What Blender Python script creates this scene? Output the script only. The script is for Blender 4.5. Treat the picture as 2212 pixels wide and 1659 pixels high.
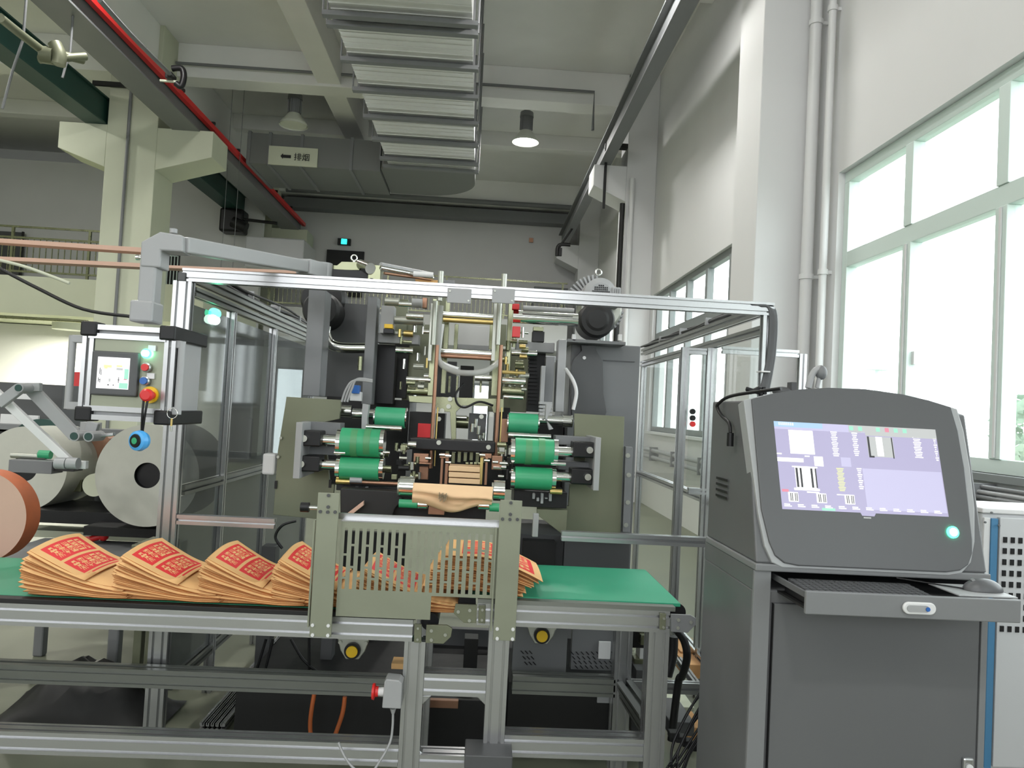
import bpy, math, random
from mathutils import Vector, Matrix
random.seed(7)
for o in list(bpy.data.objects): bpy.data.objects.remove(o)
SC = bpy.context.scene
COL = SC.collection
PI = math.pi
# ---------------------------------------------------------------- camera
W, H, FPX = 2212.0, 1659.0, 1660.0
CAM = Vector((0, 0, 1.48))
VPX, VPY, ROLL = 1035.0, 885.0, math.radians(3.1)
_Y = Vector(((VPX - W/2)/FPX, -(VPY - H/2)/FPX, -1)).normalized()
_v = Vector((math.sin(ROLL), math.cos(ROLL), 0))
_Z = (_v - _v.dot(_Y)*_Y).normalized()
_X = _Y.cross(_Z)
RM = Matrix((_X, _Y, _Z))
cd = bpy.data.cameras.new('camera'); cam = bpy.data.objects.new('camera', cd); COL.objects.link(cam)
cd.sensor_fit = 'HORIZONTAL'; cd.sensor_width = 36.0; cd.lens = 36.0*FPX/W
cd.clip_start = 0.05; cd.clip_end = 300
cam.matrix_world = Matrix.Translation(CAM) @ RM.to_4x4()
SC.camera = cam
# ---------------------------------------------------------------- world, light, exposure
wd = bpy.data.worlds.new('sky'); SC.world = wd; wd.use_nodes = True
bg = wd.node_tree.nodes['Background']; bg.inputs[0].default_value = (0.94, 0.97, 1.0, 1); bg.inputs[1].default_value = 4.6
SC.view_settings.view_transform = 'Standard'; SC.view_settings.look = 'None'
SC.view_settings.gamma = 1; SC.view_settings.exposure = 0.27
SC.view_settings.use_curve_mapping = False
SC.cycles.max_bounces = 7; SC.cycles.transparent_max_bounces = 24
SC.cycles.sample_clamp_indirect = 6
LAMP_W = 120.0          # hall lamps, each
LAMP_COL = (1.0, 0.985, 0.95)
def area_light(name, loc, size, power, col, rot=(0, 0, 0), shape='DISK', sy=None):
    l = bpy.data.lights.new(name, 'AREA'); l.shape = shape; l.size = size; l.energy = power; l.color = col
    if sy: l.size_y = sy
    o = bpy.data.objects.new(name, l); o.location = loc; o.rotation_euler = rot; COL.objects.link(o); return o

# ---------------------------------------------------------------- pixel to world
def P(px, py, D):
    d = RM @ Vector(((px - W/2)/FPX, -(py - H/2)/FPX, -1))
    return CAM + d*(D/d.y)
def onplane(px, py, p0, n):
    d = RM @ Vector(((px - W/2)/FPX, -(py - H/2)/FPX, -1))
    return CAM + d*((p0 - CAM).dot(n)/d.dot(n))
def FR(xl, xr, yt, yb, D):
    xm, ym = (xl+xr)/2, (yt+yb)/2
    return P(xl, ym, D).x, P(xr, ym, D).x, P(xm, yb, D).z, P(xm, yt, D).z
# ---------------------------------------------------------------- materials
def mat(name, rgb, rough=0.5, metal=0.0, var=0.0, scale=8.0, emit=0.0, bump=0.0, stretch=None, spec=0.5, alpha=None):
    m = bpy.data.materials.new(name); m.use_nodes = True; nt = m.node_tree; n = nt.nodes; L = nt.links
    b = n['Principled BSDF']; c = (rgb[0], rgb[1], rgb[2], 1)
    b.inputs['Base Color'].default_value = c if not emit else (rgb[0]*.08, rgb[1]*.08, rgb[2]*.08, 1); b.inputs['Roughness'].default_value = rough
    b.inputs['Metallic'].default_value = metal; b.inputs['Specular IOR Level'].default_value = spec
    if emit:
        b.inputs['Emission Color'].default_value = c; b.inputs['Emission Strength'].default_value = emit
    if var or bump:
        tc = n.new('ShaderNodeTexCoord'); mp = n.new('ShaderNodeMapping'); nz = n.new('ShaderNodeTexNoise')
        nz.inputs['Scale'].default_value = scale; nz.inputs['Detail'].default_value = 5
        if stretch: mp.inputs['Scale'].default_value = stretch
        L.new(tc.outputs['Object'], mp.inputs[0]); L.new(mp.outputs[0], nz.inputs['Vector'])
        if var:
            r = n.new('ShaderNodeMix'); r.data_type = 'RGBA'
            r.inputs[6].default_value = tuple(max(0, x*(1-var)) for x in rgb)+(1,)
            r.inputs[7].default_value = tuple(min(1, x*(1+var)) for x in rgb)+(1,)
            L.new(nz.outputs['Fac'], r.inputs[0]); L.new(r.outputs[2], b.inputs['Base Color'])
            rr = n.new('ShaderNodeMapRange'); rr.inputs[3].default_value = max(.03, rough-.1); rr.inputs[4].default_value = min(1, rough+.1)
            L.new(nz.outputs['Fac'], rr.inputs[0]); L.new(rr.outputs[0], b.inputs['Roughness'])
        if bump:
            bp = n.new('ShaderNodeBump'); bp.inputs['Strength'].default_value = bump; bp.inputs['Distance'].default_value = .01
            L.new(nz.outputs['Fac'], bp.inputs['Height']); L.new(bp.outputs[0], b.inputs['Normal'])
    return m
def glassmat(name, tint, trans=.9, rough=.02, base=None):
    m = bpy.data.materials.new(name); m.use_nodes = True; nt = m.node_tree; n = nt.nodes; L = nt.links
    n.remove(n['Principled BSDF']); out = n['Material Output']
    t = n.new('ShaderNodeBsdfTransparent'); t.inputs[0].default_value = tint+(1,)
    g = n.new('ShaderNodeBsdfGlossy'); g.inputs['Roughness'].default_value = rough
    f = n.new('ShaderNodeFresnel'); f.inputs[0].default_value = 1.45
    ge = n.new('ShaderNodeNewGeometry'); iv = n.new('ShaderNodeMath'); iv.operation = 'SUBTRACT'; iv.inputs[0].default_value = 1; L.new(ge.outputs['Backfacing'], iv.inputs[1])
    ml = n.new('ShaderNodeMath'); ml.operation = 'MULTIPLY'; L.new(f.outputs[0], ml.inputs[0]); L.new(iv.outputs[0], ml.inputs[1])   # reflect at the front face only
    mx = n.new('ShaderNodeMixShader'); L.new(ml.outputs[0], mx.inputs[0]); L.new(t.outputs[0], mx.inputs[1]); L.new(g.outputs[0], mx.inputs[2])
    last = mx
    if base:
        d = n.new('ShaderNodeBsdfDiffuse'); d.inputs[0].default_value = base+(1,)
        m2 = n.new('ShaderNodeMixShader'); m2.inputs[0].default_value = 1-trans
        L.new(mx.outputs[0], m2.inputs[1]); L.new(d.outputs[0], m2.inputs[2]); last = m2
    L.new(last.outputs[0], out.inputs[0]); return m
M = {}
M['wall'] = mat('painted_plaster', (.58, .58, .57), .85, var=.05, scale=1.3, bump=.05)
M['wallr'] = mat('white_plaster', (.68, .68, .68), .85, var=.04, scale=1.3, bump=.05)
M['cream'] = mat('cream_paint', (.54, .56, .44), .8, var=.06, scale=2)
M['concrete'] = mat('painted_concrete', (.80, .80, .78), .85, var=.05, scale=1.5, bump=.08)
M['floor'] = mat('epoxy_floor', (.17, .18, .13), .55, var=.35, scale=1.2)
M['alu'] = mat('anodised_aluminium', (.47, .475, .48), .27, .85)
M['alud'] = mat('shaded_aluminium', (.24, .25, .23), .4, .8)  # darker copy of the aluminium, shade put into the colour
M['steel'] = mat('brushed_steel', (.42, .43, .38), .38, .75, var=.08, scale=14, stretch=(1, 1, 12))
M['olive'] = mat('dull_olive_steel', (.17, .18, .12), .45, .4, var=.1, scale=5)
M['plate'] = mat('matt_nickel_plate', (.27, .285, .215), .42, .5, var=.08, scale=6)
M['chrome'] = mat('polished_chrome', (.80, .81, .78), .12, 1.0)
M['machined'] = mat('machined_steel', (.25, .26, .165), .28, .85, var=.1, scale=6)
M['grey'] = mat('grey_machine_paint', (.165, .17, .175), .45, var=.04, scale=5)
M['dgrey'] = mat('dark_grey_machine_paint', (.075, .077, .08), .5, var=.05, scale=5)
M['lgrey'] = mat('light_grey_paint', (.33, .335, .34), .42, var=.03, scale=5)
M['black'] = mat('black_plastic', (.008, .008, .009), .4, spec=.35)
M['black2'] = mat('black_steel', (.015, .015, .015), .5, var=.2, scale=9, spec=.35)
M['pale'] = mat('pale_grey_cabinet_paint', (.52, .53, .54), .45)
M['white'] = mat('white_plastic', (.68, .68, .68), .4)
M['lamp'] = mat('reflector_enamel', (.62, .64, .56), .4)
M['glow'] = mat('lit_lamp_glass', (1, 1, .95), .4, emit=9)
M['stripe'] = mat('printed_relief_green', (.075, .28, .12), .4)
M['lgreen'] = mat('light_green_rubber', (.05, .38, .19), .4)
M['strip'] = mat('light_console_strip', (.34, .35, .355), .42)
M['greenrub'] = mat('green_rubber', (.035, .33, .15), .38, var=.08, scale=10)
M['belt'] = mat('green_pvc_belt', (.03, .30, .17), .42, var=.1, scale=3)
M['kraft'] = mat('kraft_paper', (.76, .45, .19), .75, var=.08, scale=14, bump=.03)
M['kraft3'] = mat('pale_kraft_paper', (.74, .51, .30), .75, var=.05, scale=14)
M['kraft2'] = mat('kraft_paper_edge_shade', (.40, .145, .04), .8, var=.35, scale=14)  # dark orange carries the shade in the gaps between fanned bags
M['ink'] = mat('red_ink', (.72, .03, .035), .6)
M['inkg'] = mat('grey_ink', (.3, .24, .15), .6)
M['red'] = mat('red_plastic', (.62, .02, .02), .35)
M['yellow'] = mat('yellow_plastic', (.80, .50, .01), .4)
M['blue'] = mat('blue_plastic', (.02, .12, .42), .35)
M['sblue'] = mat('steel_blue_paint', (.06, .20, .36), .45)
M['lblue'] = mat('light_blue_rubber', (.07, .36, .75), .4)
M['copper'] = mat('copper_tinted_steel', (.33, .18, .115), .35, .7, var=.2, scale=15)
M['brass'] = mat('brass', (.55, .42, .16), .3, .85)
M['darkgreen'] = mat('dark_green_paint', (.01, .05, .04), .5)
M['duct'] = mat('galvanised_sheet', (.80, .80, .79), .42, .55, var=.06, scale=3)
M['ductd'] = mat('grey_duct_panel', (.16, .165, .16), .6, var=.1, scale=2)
M['ibeam'] = mat('grey_beam_paint', (.17, .175, .18), .5, var=.08, scale=2)
M['windowf'] = mat('window_aluminium_glare', (.62, .72, .68), .45)  # pale teal tone has the window glare haze mixed into the colour
M['windowd'] = mat('window_aluminium_grey', (.22, .24, .24), .5)
M['glass'] = glassmat('window_glass', (.97, 1, .99))
M['polyc'] = glassmat('clear_polycarbonate', (.95, .97, .96))
M['poly'] = glassmat('polycarbonate', (.62, .65, .65), .62, .05, base=(.15, .155, .16))
M['hose'] = glassmat('clear_hose', (.8, .82, .8), .55, .1, base=(.6, .6, .58))
M['paperreel'] = mat('cream_paper_end', (.50, .50, .44), .8, var=.05, scale=20)
M['pinkpaper'] = mat('pale_pink_card', (.55, .36, .28), .75, var=.05)
M['orangeprint'] = mat('orange_printed_paper', (.60, .16, .06), .6, var=.3, scale=9)
M['orange'] = mat('orange_hose', (.55, .14, .04), .5)
M['green_led'] = mat('green_led', (.05, 1, .5), .4, emit=6)
M['green_led2'] = mat('green_led_core', (.7, 1, .85), .4, emit=9)
M['cyan_led'] = mat('exit_sign_light', (.02, .9, .75), .4, emit=3)
M['scr_bg'] = mat('screen_violet', (.50, .47, .68), .3, emit=.8)
M['scr_lt'] = mat('screen_lilac', (.60, .58, .80), .3, emit=.85)
M['scr_w'] = mat('screen_white', (1, 1, 1), .3, emit=1.15)
M['scr_g'] = mat('screen_grey', (.55, .57, .56), .3, emit=.85)
M['scr_b'] = mat('screen_blue', (.42, .62, .85), .3, emit=.9)
M['scr_y'] = mat('screen_yellow', (.85, .9, .4), .3, emit=.9)
M['scr_r'] = mat('screen_red', (.85, .3, .4), .3, emit=.8)
M['scr_t'] = mat('screen_teal', (.4, .85, .65), .3, emit=.8)
M['scr_k'] = mat('screen_dark', (.10, .10, .11), .3, emit=.3)
M['console'] = mat('charcoal_powder_coat', (.115, .118, .122), .42, var=.05, scale=3)
M['bezel'] = mat('dark_bezel', (.088, .09, .094), .38)
M['consol2'] = mat('mid_grey_powder_coat', (.19, .195, .20), .42)
M['leaf'] = mat('leaves', (.30, .42, .32), .8, var=.2, scale=4)  # leaf green paled, outdoor haze put into the colour
M['leaf2'] = mat('haze_paled_leaves', (.42, .52, .44), .8, var=.2, scale=4)  # paler leaf green, haze painted into the colour as well
M['ground'] = mat('outdoor_ground', (.25, .27, .22), .9, var=.1)
M['cardboard'] = mat('cardboard', (.55, .30, .13), .8, var=.1)
# ---------------------------------------------------------------- mesh builder
WL = {}
class MB:
    def __init__(s): s.v = []; s.f = []; s.m = []; s.s = []
    def add(s, vs, fs, mi=0, sm=False):
        k = len(s.v); s.v += [Vector(p) for p in vs]
        for f in fs: s.f.append([i+k for i in f]); s.m.append(mi); s.s.append(sm)
        return s
    def box(s, x0, x1, y0, y1, z0, z1, mi=0):
        if x0 > x1: x0, x1 = x1, x0
        if z0 > z1: z0, z1 = z1, z0
        vs = [(x0,y0,z0),(x1,y0,z0),(x1,y1,z0),(x0,y1,z0),(x0,y0,z1),(x1,y0,z1),(x1,y1,z1),(x0,y1,z1)]
        return s.add(vs, [(0,3,2,1),(4,5,6,7),(0,1,5,4),(1,2,6,5),(2,3,7,6),(3,0,4,7)], mi)
    def prism(s, pts, vec, mi=0, sm=False):
        n = len(pts); vec = Vector(vec); a = [Vector(p) for p in pts]; b = [p+vec for p in a]
        s.add(a+b, [list(range(n))[::-1], list(range(n, 2*n))], mi)
        k = len(s.v)-2*n
        for i in range(n):
            j = (i+1) % n; s.f.append([k+i, k+j, k+n+j, k+n+i]); s.m.append(mi); s.s.append(sm)
        return s
    def cyl(s, p0, p1, r, n=20, r1=None, mi=0, cap=True):
        p0, p1 = Vector(p0), Vector(p1); r1 = r if r1 is None else r1
        ax = (p1-p0).normalized(); t = Vector((0,0,1)) if abs(ax.z) < .9 else Vector((1,0,0))
        u = ax.cross(t).normalized(); w = ax.cross(u)
        vs = []
        for p, q in ((p0, r), (p1, r1)):
            for i in range(n):
                a = 2*PI*i/n; vs.append(p+u*(q*math.cos(a))+w*(q*math.sin(a)))
        s.add(vs, [[i, (i+1) % n, n+(i+1) % n, n+i] for i in range(n)], mi, True)
        if cap: s.add(vs[:n], [list(range(n))[::-1]], mi); s.add(vs[n:], [list(range(n))], mi)
        return s
    def lathe(s, p0, axis, prof, n=28, mi=0):      # prof: (distance along axis, radius)
        for (a, r), (b, q) in zip(prof, prof[1:]):
            s.cyl(Vector(p0)+Vector(axis)*a, Vector(p0)+Vector(axis)*b, max(r, 1e-4), n, max(q, 1e-4), mi, False) if abs(a-b) > 1e-6 else s.ring(Vector(p0)+Vector(axis)*a, Vector(axis), r, q, n, mi)
        return s
    def ring(s, p, ax, r0, r1, n=28, mi=0):
        t = Vector((0,0,1)) if abs(ax.z) < .9 else Vector((1,0,0)); u = ax.cross(t).normalized(); w = ax.cross(u); vs = []
        for q in (max(r0,1e-4), max(r1,1e-4)):
            for i in range(n): a = 2*PI*i/n; vs.append(p+u*(q*math.cos(a))+w*(q*math.sin(a)))
        return s.add(vs, [[i, (i+1) % n, n+(i+1) % n, n+i] for i in range(n)], mi)
    def tube(s, pts, r, n=10, mi=0, sub=6, cap=True):
        pts = [Vector(p) for p in pts]
        if sub > 1 and len(pts) > 2:
            q = []
            for i in range(len(pts)-1):
                a = pts[max(i-1, 0)]; b = pts[i]; c = pts[i+1]; d = pts[min(i+2, len(pts)-1)]
                for k in range(sub):
                    t = k/sub; q.append(.5*((2*b)+(c-a)*t+(2*a-5*b+4*c-d)*t*t+(3*b-a-3*c+d)*t**3))
            q.append(pts[-1]); pts = q
        vs = []; u = None
        for i, p in enumerate(pts):
            ax = (pts[min(i+1, len(pts)-1)]-pts[max(i-1, 0)]).normalized()
            if u is None: t = Vector((0,0,1)) if abs(ax.z) < .9 else Vector((1,0,0)); u = ax.cross(t).normalized()
            else: u = (u-ax*u.dot(ax)).normalized()
            w = ax.cross(u)
            for k in range(n): a = 2*PI*k/n; vs.append(p+u*(r*math.cos(a))+w*(r*math.sin(a)))
        fs = [[i*n+k, i*n+(k+1) % n, (i+1)*n+(k+1) % n, (i+1)*n+k] for i in range(len(pts)-1) for k in range(n)]
        s.add(vs, fs, mi, True)
        if cap: s.add(vs[:n], [list(range(n))[::-1]], mi); s.add(vs[-n:], [list(range(n))], mi)
        return s
    def sphere(s, c, r, n=16, mi=0, sc=(1,1,1)):
        c = Vector(c); vs = []; h = n//2
        for i in range(h+1):
            t = PI*i/h
            for k in range(n): a = 2*PI*k/n; vs.append(c+Vector((r*sc[0]*math.sin(t)*math.cos(a), r*sc[1]*math.sin(t)*math.sin(a), r*sc[2]*math.cos(t))))
        return s.add(vs, [[i*n+k, (i+1)*n+k, (i+1)*n+(k+1) % n, i*n+(k+1) % n] for i in range(h) for k in range(n)], mi, True)
    def torus(s, c, ax, R, r, n=24, mi=0, a0=0, a1=2*PI, m=8):
        ax = Vector(ax).normalized(); t = Vector((0,0,1)) if abs(ax.z) < .9 else Vector((1,0,0)); u = ax.cross(t).normalized(); w = ax.cross(u)
        pts = [Vector(c)+u*(R*math.cos(a0+(a1-a0)*i/n))+w*(R*math.sin(a0+(a1-a0)*i/n)) for i in range(n+1)]
        return s.tube(pts, r, m, mi, 1, a1-a0 < 2*PI-.01)
    def profile(s, p0, p1, a, wa, wb, na=1, nb=1, mi=0):   # slotted aluminium extrusion
        p0, p1, a = Vector(p0), Vector(p1), Vector(a).normalized(); ax = (p1-p0).normalized(); b = ax.cross(a).normalized()
        def side(L, n):
            out = [(-L/2, 0)]; m = L/n
            for i in range(n):
                c = -L/2+m*(i+.5); h = m*.13; d = m*.36; out += [(c-h, 0), (c-h, d), (c+h, d), (c+h, 0)]
            return out
        pl = []
        for (t, d) in side(wa, na): pl.append((t, -wb/2+d))
        for (t, d) in side(wb, nb): pl.append((wa/2-d, t))
        for (t, d) in side(wa, na): pl.append((-t, wb/2-d))
        for (t, d) in side(wb, nb): pl.append((-wa/2+d, -t))
        return s.prism([p0+a*x+b*y for x, y in pl], p1-p0, mi)
    def build(s, name, mats, parent=None, bevel=0, label=None, cat=None, group=None, kind=None, data=None):
        xs = [p.x for p in s.v]; ys = [p.y for p in s.v]; zs = [p.z for p in s.v]
        og = Vector(((min(xs)+max(xs))/2, (min(ys)+max(ys))/2, min(zs)))
        me = bpy.data.meshes.new(name); me.from_pydata([p-og for p in s.v], [], s.f)
        if not isinstance(mats, (list, tuple)): mats = [mats]
        for m in mats: me.materials.append(M[m] if isinstance(m, str) else m)
        me.polygons.foreach_set('material_index', s.m); me.polygons.foreach_set('use_smooth', s.s); me.update()
        o = bpy.data.objects.new(name, me); COL.objects.link(o)
        if parent is not None: o.parent = parent; o.location = og-WL[parent.name]
        else: o.location = og
        WL[o.name] = og
        if bevel:
            b = o.modifiers.new('bevel', 'BEVEL'); b.width = bevel; b.segments = 2; b.limit_method = 'ANGLE'; b.angle_limit = math.radians(50)
        tag(o, label, cat, group, kind); return o
def tag(o, label=None, cat=None, group=None, kind=None):
    for k, v in (('label', label), ('category', cat), ('group', group), ('kind', kind)):
        if v: o[k] = v
    return o
def thing(name, label, cat, loc, group=None, kind=None):
    o = bpy.data.objects.new(name, None); COL.objects.link(o); o.location = loc; o.empty_display_size = .1
    WL[o.name] = Vector(loc); return tag(o, label, cat, group, kind)
def pbox(name, m, par, xl, xr, yt, yb, D, dep, bev=.002, **k):
    x0, x1, z0, z1 = FR(xl, xr, yt, yb, D); return MB().box(x0, x1, D, D+dep, z0, z1).build(name, m, par, bev, **k)
def hcyl(name, m, par, xl, xr, yc, rp, D, n=24, mb=None, mi=0):
    xm = (xl+xr)/2; z = P(xm, yc, D).z; x0 = P(xl, yc, D).x; x1 = P(xr, yc, D).x; r = rp*D/FPX
    q = (mb or MB()).cyl((x0, D, z), (x1, D, z), r, n, mi=mi)
    return q if mb else q.build(name, m, par)
def ppoly(name, m, par, pts, D, dep, bev=.0015, **k):
    return MB().prism([P(x, y, D) for x, y in pts], (0, dep, 0)).build(name, m, par, bev, **k)
def ptube(name, m, par, pts, r, n=8, **k):         # pts (px, py, D)
    return MB().tube([P(*p) for p in pts], r, n).build(name, m, par, **k)
def copytree(o, parent=None):
    c = o.copy(); COL.objects.link(c); c.parent = parent
    for ch in o.children: copytree(ch, c)
    return c
def bolt_heads(mb, pts, D, rp=3.2, dep=.006):
    for x, y in pts:
        p = P(x, y, D); mb.cyl(p, p-Vector((0, dep, 0)), rp*D/FPX, 12); mb.cyl(p-Vector((0, dep, 0)), p-Vector((0, dep+.001, 0)), rp*.45*D/FPX, 6)
    return mb
def bolts(par, pts, D, rp=3.2, m='steel', name='bolt'):
    for p in pts: bolt_heads(MB(), [p], D, rp).build(name, m, par)

# ================================================================ SETTING
GZ = -.14
WX, CE, BK, LX, FY = 3.2, 8.2, 23.0, -15.0, -9.0      # right wall, ceiling, end wall, left wall, wall behind
ST = dict(kind='structure')
MB().box(LX, WX+.3, FY, BK+.3, GZ-.15, GZ).build('floor', 'floor', label='grey-green epoxy factory floor', **ST)
def wall_holes(mb, axis, c0, c1, lo, hi, z0, z1, holes):
    """wall slab; axis 'y' runs along Y at X c0..c1, 'x' runs along X at Y c0..c1; holes (a0,a1,z0,z1)"""
    def bx(a0, a1, b0, b1):
        if a1-a0 < 1e-4 or b1-b0 < 1e-4: return
        if axis == 'y': mb.box(c0, c1, a0, a1, b0, b1)
        else: mb.box(a0, a1, c0, c1, b0, b1)
    a = lo
    for h in sorted(holes):
        bx(a, h[0], z0, z1); bx(h[0], h[1], z0, h[2]); bx(h[0], h[1], h[3], z1); a = h[1]
    bx(a, hi, z0, z1); return mb
WINZ0, WINZ1, TRZ = 1.25, 3.84, 3.02
wins = [(1.45, 6.9), (9.0, 14.45), (15.9, 21.3), (-6.2, -.75)]
wall_holes(MB(), 'y', WX, WX+.28, FY, BK+.28, GZ, CE+.3, [(a, b, WINZ0, WINZ1) for a, b in wins]).build('wall_right', 'wallr', label='white plastered wall with tall windows on the right', **ST)
dh = FR(588, 652, 792, 985, BK); dh2 = FR(1018, 1056, 828, 985, BK)
wall_holes(MB(), 'x', BK, BK+.28, LX, WX, GZ, CE+.3, [(dh[0], dh[1], GZ, dh[3]), (dh2[0], dh2[1], GZ, dh2[3])]).build('wall_back', 'wall', label='far end wall of the hall behind the machine', **ST)
MB().box(LX-.28, LX, FY, BK+.28, GZ, CE+.3).build('wall_left', 'cream', label='far left wall of the neighbouring bay', **ST)
wall_holes(MB(), 'x', FY-.28, FY, LX, WX+.28, GZ, CE+.3, [(-12, -6, 2, 6), (-4, 1.5, 2, 6)]).build('wall_front', 'wall', label='wall behind the photographer', **ST)
MB().box(LX, WX+.28, FY, BK+.28, CE, CE+.3).build('ceiling', 'concrete', label='grey concrete ceiling slab', **ST)
# ceiling beams
k = 1
def beam(x0, x1, y0, y1, z, lab):
    global k
    MB().box(x0, x1, y0, y1, z, CE).build('trim_%d' % k, 'concrete', bevel=.01, label=lab, **ST); k += 1
beam(LX, 2.6, 14.76, 15.25, 7.55, 'concrete cross beam at the column line, conduit along its edge')
beam(LX, WX, 18.3, 18.6, 7.85, 'shallow concrete cross beam beyond the lit lamp')
beam(LX, WX, 22.3, 22.95, 7.5, 'concrete cross beam against the far end wall')
beam(LX, WX, 11.0, 11.3, 7.8, 'shallow concrete cross beam above the first duct sections')
beam(LX, 2.6, 7.46, 7.95, 7.55, 'concrete cross beam above the camera')
beam(-3.45, -3.0, FY, BK, 7.6, 'lengthwise concrete beam left of the sheet-metal duct')
beam(-7.2, -6.2, FY, BK, 7.45, 'lengthwise concrete beam over the middle column row')
# columns
def corbel(mb, x, s, y0, y1, zt):
    mb.prism([(x, y0, zt), (x+s*1.0, y0, zt), (x+s*1.0, y0, zt-.48), (x, y0, zt-.78)], (0, y1-y0, 0))
for i, (cy, lab) in enumerate([(7.4, 'white wall column with pipes beside it, right of the far windows'), (14.7, 'distant wall column carrying the right crane beam on a corbel'), (21.9, 'last wall column at the far right corner')]):
    m = MB().box(2.62, WX, cy, cy+.72, GZ, CE)
    if i: m.prism([(2.62, cy, 6.36), (1.98, cy, 6.36), (1.98, cy, 5.95), (2.62, cy, 5.66)], (0, .72, 0))
    m.build('column', 'wallr', bevel=.01, label=lab, cat='column', kind='structure')
for cy, lab in ((14.1, 'thick cream column with a corbel on each side, left of the enclosure'), (21.8, 'cream column at the far end of the middle row, behind the crane beam')):
    m = MB().box(-7.02, -6.12, cy, cy+.82, GZ, CE); corbel(m, -6.12, 1, cy, cy+.82, 6.3); corbel(m, -7.02, -.85, cy, cy+.82, 6.3)
    m.build('column', 'cream', bevel=.01, label=lab, cat='column', kind='structure')
MB().cyl((-6.62, 14.06, .1), (-6.62, 14.06, 7.4), .03, 8).build('conduit', 'ibeam', label='thin dark conduit running up the thick cream column', cat='pipe')
# windows
for i, (a, b) in enumerate(wins):
    w = thing('window_%d' % (i+1), ['near right window with large overexposed panes', 'row of windows beyond the wall column', 'farthest right window near the end wall', 'right window behind the photographer'][i], 'window', (WX+.1, (a+b)/2, WINZ0), kind='structure')
    fm = 'windowf' if i in (0, 3) else 'windowd'; fx0, fx1 = WX+.06, WX+.16
    m = MB().box(fx0, fx1, a, b, WINZ0, WINZ0+.09).box(fx0, fx1, a, b, WINZ1-.1, WINZ1).box(fx0, fx1, a, a+.09, WINZ0+.09, WINZ1-.1).box(fx0, fx1, b-.09, b, WINZ0+.09, WINZ1-.1)
    m.build('window_frame', fm, w, .004)
    MB().box(fx0, fx1, a+.09, b-.09, TRZ-.07, TRZ+.07).build('transom', fm, w, .004)
    n = 5; st = (b-a)/n
    for j in range(1, n):
        MB().box(fx0-.01, fx1-.01, a+st*j-.055, a+st*j+.055, WINZ0+.09, TRZ-.07).build('mullion', fm, w, .004)
        MB().box(fx0-.01, fx1-.01, a+st*j-.055, a+st*j+.055, TRZ+.07, WINZ1-.1).build('mullion', fm, w, .004)
        MB().box(fx0-.022, fx0-.012, a+st*j-.016, a+st*j+.004, WINZ0+.1, TRZ-.08).build('sash_rail', 'white', w)
    for j in range(n):
        for z0, z1 in ((WINZ0+.09, TRZ-.07), (TRZ+.07, WINZ1-.1)):
            MB().box(fx0+.04, fx0+.046, a+st*j+(.09 if j == 0 else .055), a+st*(j+1)-(.09 if j == n-1 else .055), z0, z1).build('pane', 'glass', w)
    MB().box(WX-.04, WX+.06, a-.03, b+.03, WINZ0-.05, WINZ0).build('window_sill', 'white' if i else 'windowd', w, .004)
MB().box(WX+.09, WX+.12, 5.72, 5.76, 2.0, 2.1).build('window_handle', 'white', bpy.data.objects['window_1'])
for i, dd in enumerate((dh, dh2)):
    w = thing('door_%d' % (i+1), ['bright glazed doorway in the far wall, left of the machine', 'bright glazed doorway seen through the middle of the machine'][i], 'door', ((dd[0]+dd[1])/2, BK+.1, GZ), kind='structure')
    MB().box(dd[0], dd[0]+.06, BK+.05, BK+.15, GZ, dd[3]).box(dd[1]-.06, dd[1], BK+.05, BK+.15, GZ, dd[3]).box(dd[0]+.06, dd[1]-.06, BK+.05, BK+.15, dd[3]-.07, dd[3]).build('door_frame', 'windowd', w)
    MB().box(dd[0]+.06, dd[1]-.06, BK+.09, BK+.1, GZ+.02, dd[3]-.07).build('door_glass', 'glass', w)
# wall pipes beside near column
for x, y, r, lab in ((3.08, 7.25, .055, 'white drain pipe running up beside the wall column'), (3.12, 6.98, .035, 'thinner white pipe between the column and the near window')):
    m = MB().cyl((x, y, GZ), (x, y, 8.1), r, 16)
    o = m.build('drain_pipe', 'white', label=lab, cat='pipe')
    for z in (2.9, 5.4): MB().cyl((x, y, z), (x, y, z+.05), r+.012, 16).box(x, WX, y-.012, y+.012, z+.01, z+.04).build('pipe_clamp', 'white', o)
MB().cyl((2.72, 14.62, GZ), (2.72, 14.62, 6.1), .05, 14).build('drain_pipe', 'white', label='bright white pipe on the distant wall column above the blower', cat='pipe')
MB().cyl((2.55, 14.62, GZ), (2.55, 14.62, 5.6), .05, 14).build('cable_riser', 'black2', label='dark cable riser beside the bright pipe on the distant column', cat='pipe')
# portals so that daylight through the windows is sampled well
for a, b in wins:
    l = area_light('window_portal', (WX+.2, (a+b)/2, (WINZ0+WINZ1)/2), WINZ1-WINZ0, 1, (1, 1, 1), (0, math.radians(90), 0), 'RECTANGLE', b-a); l.data.cycles.is_portal = True
for a, b in ((-12, -6), (-4, 1.5)):
    l = area_light('window_portal', ((a+b)/2, FY-.2, 4), b-a, 1, (1, 1, 1), (math.radians(90), 0, 0), 'RECTANGLE', 4); l.data.cycles.is_portal = True
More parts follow.
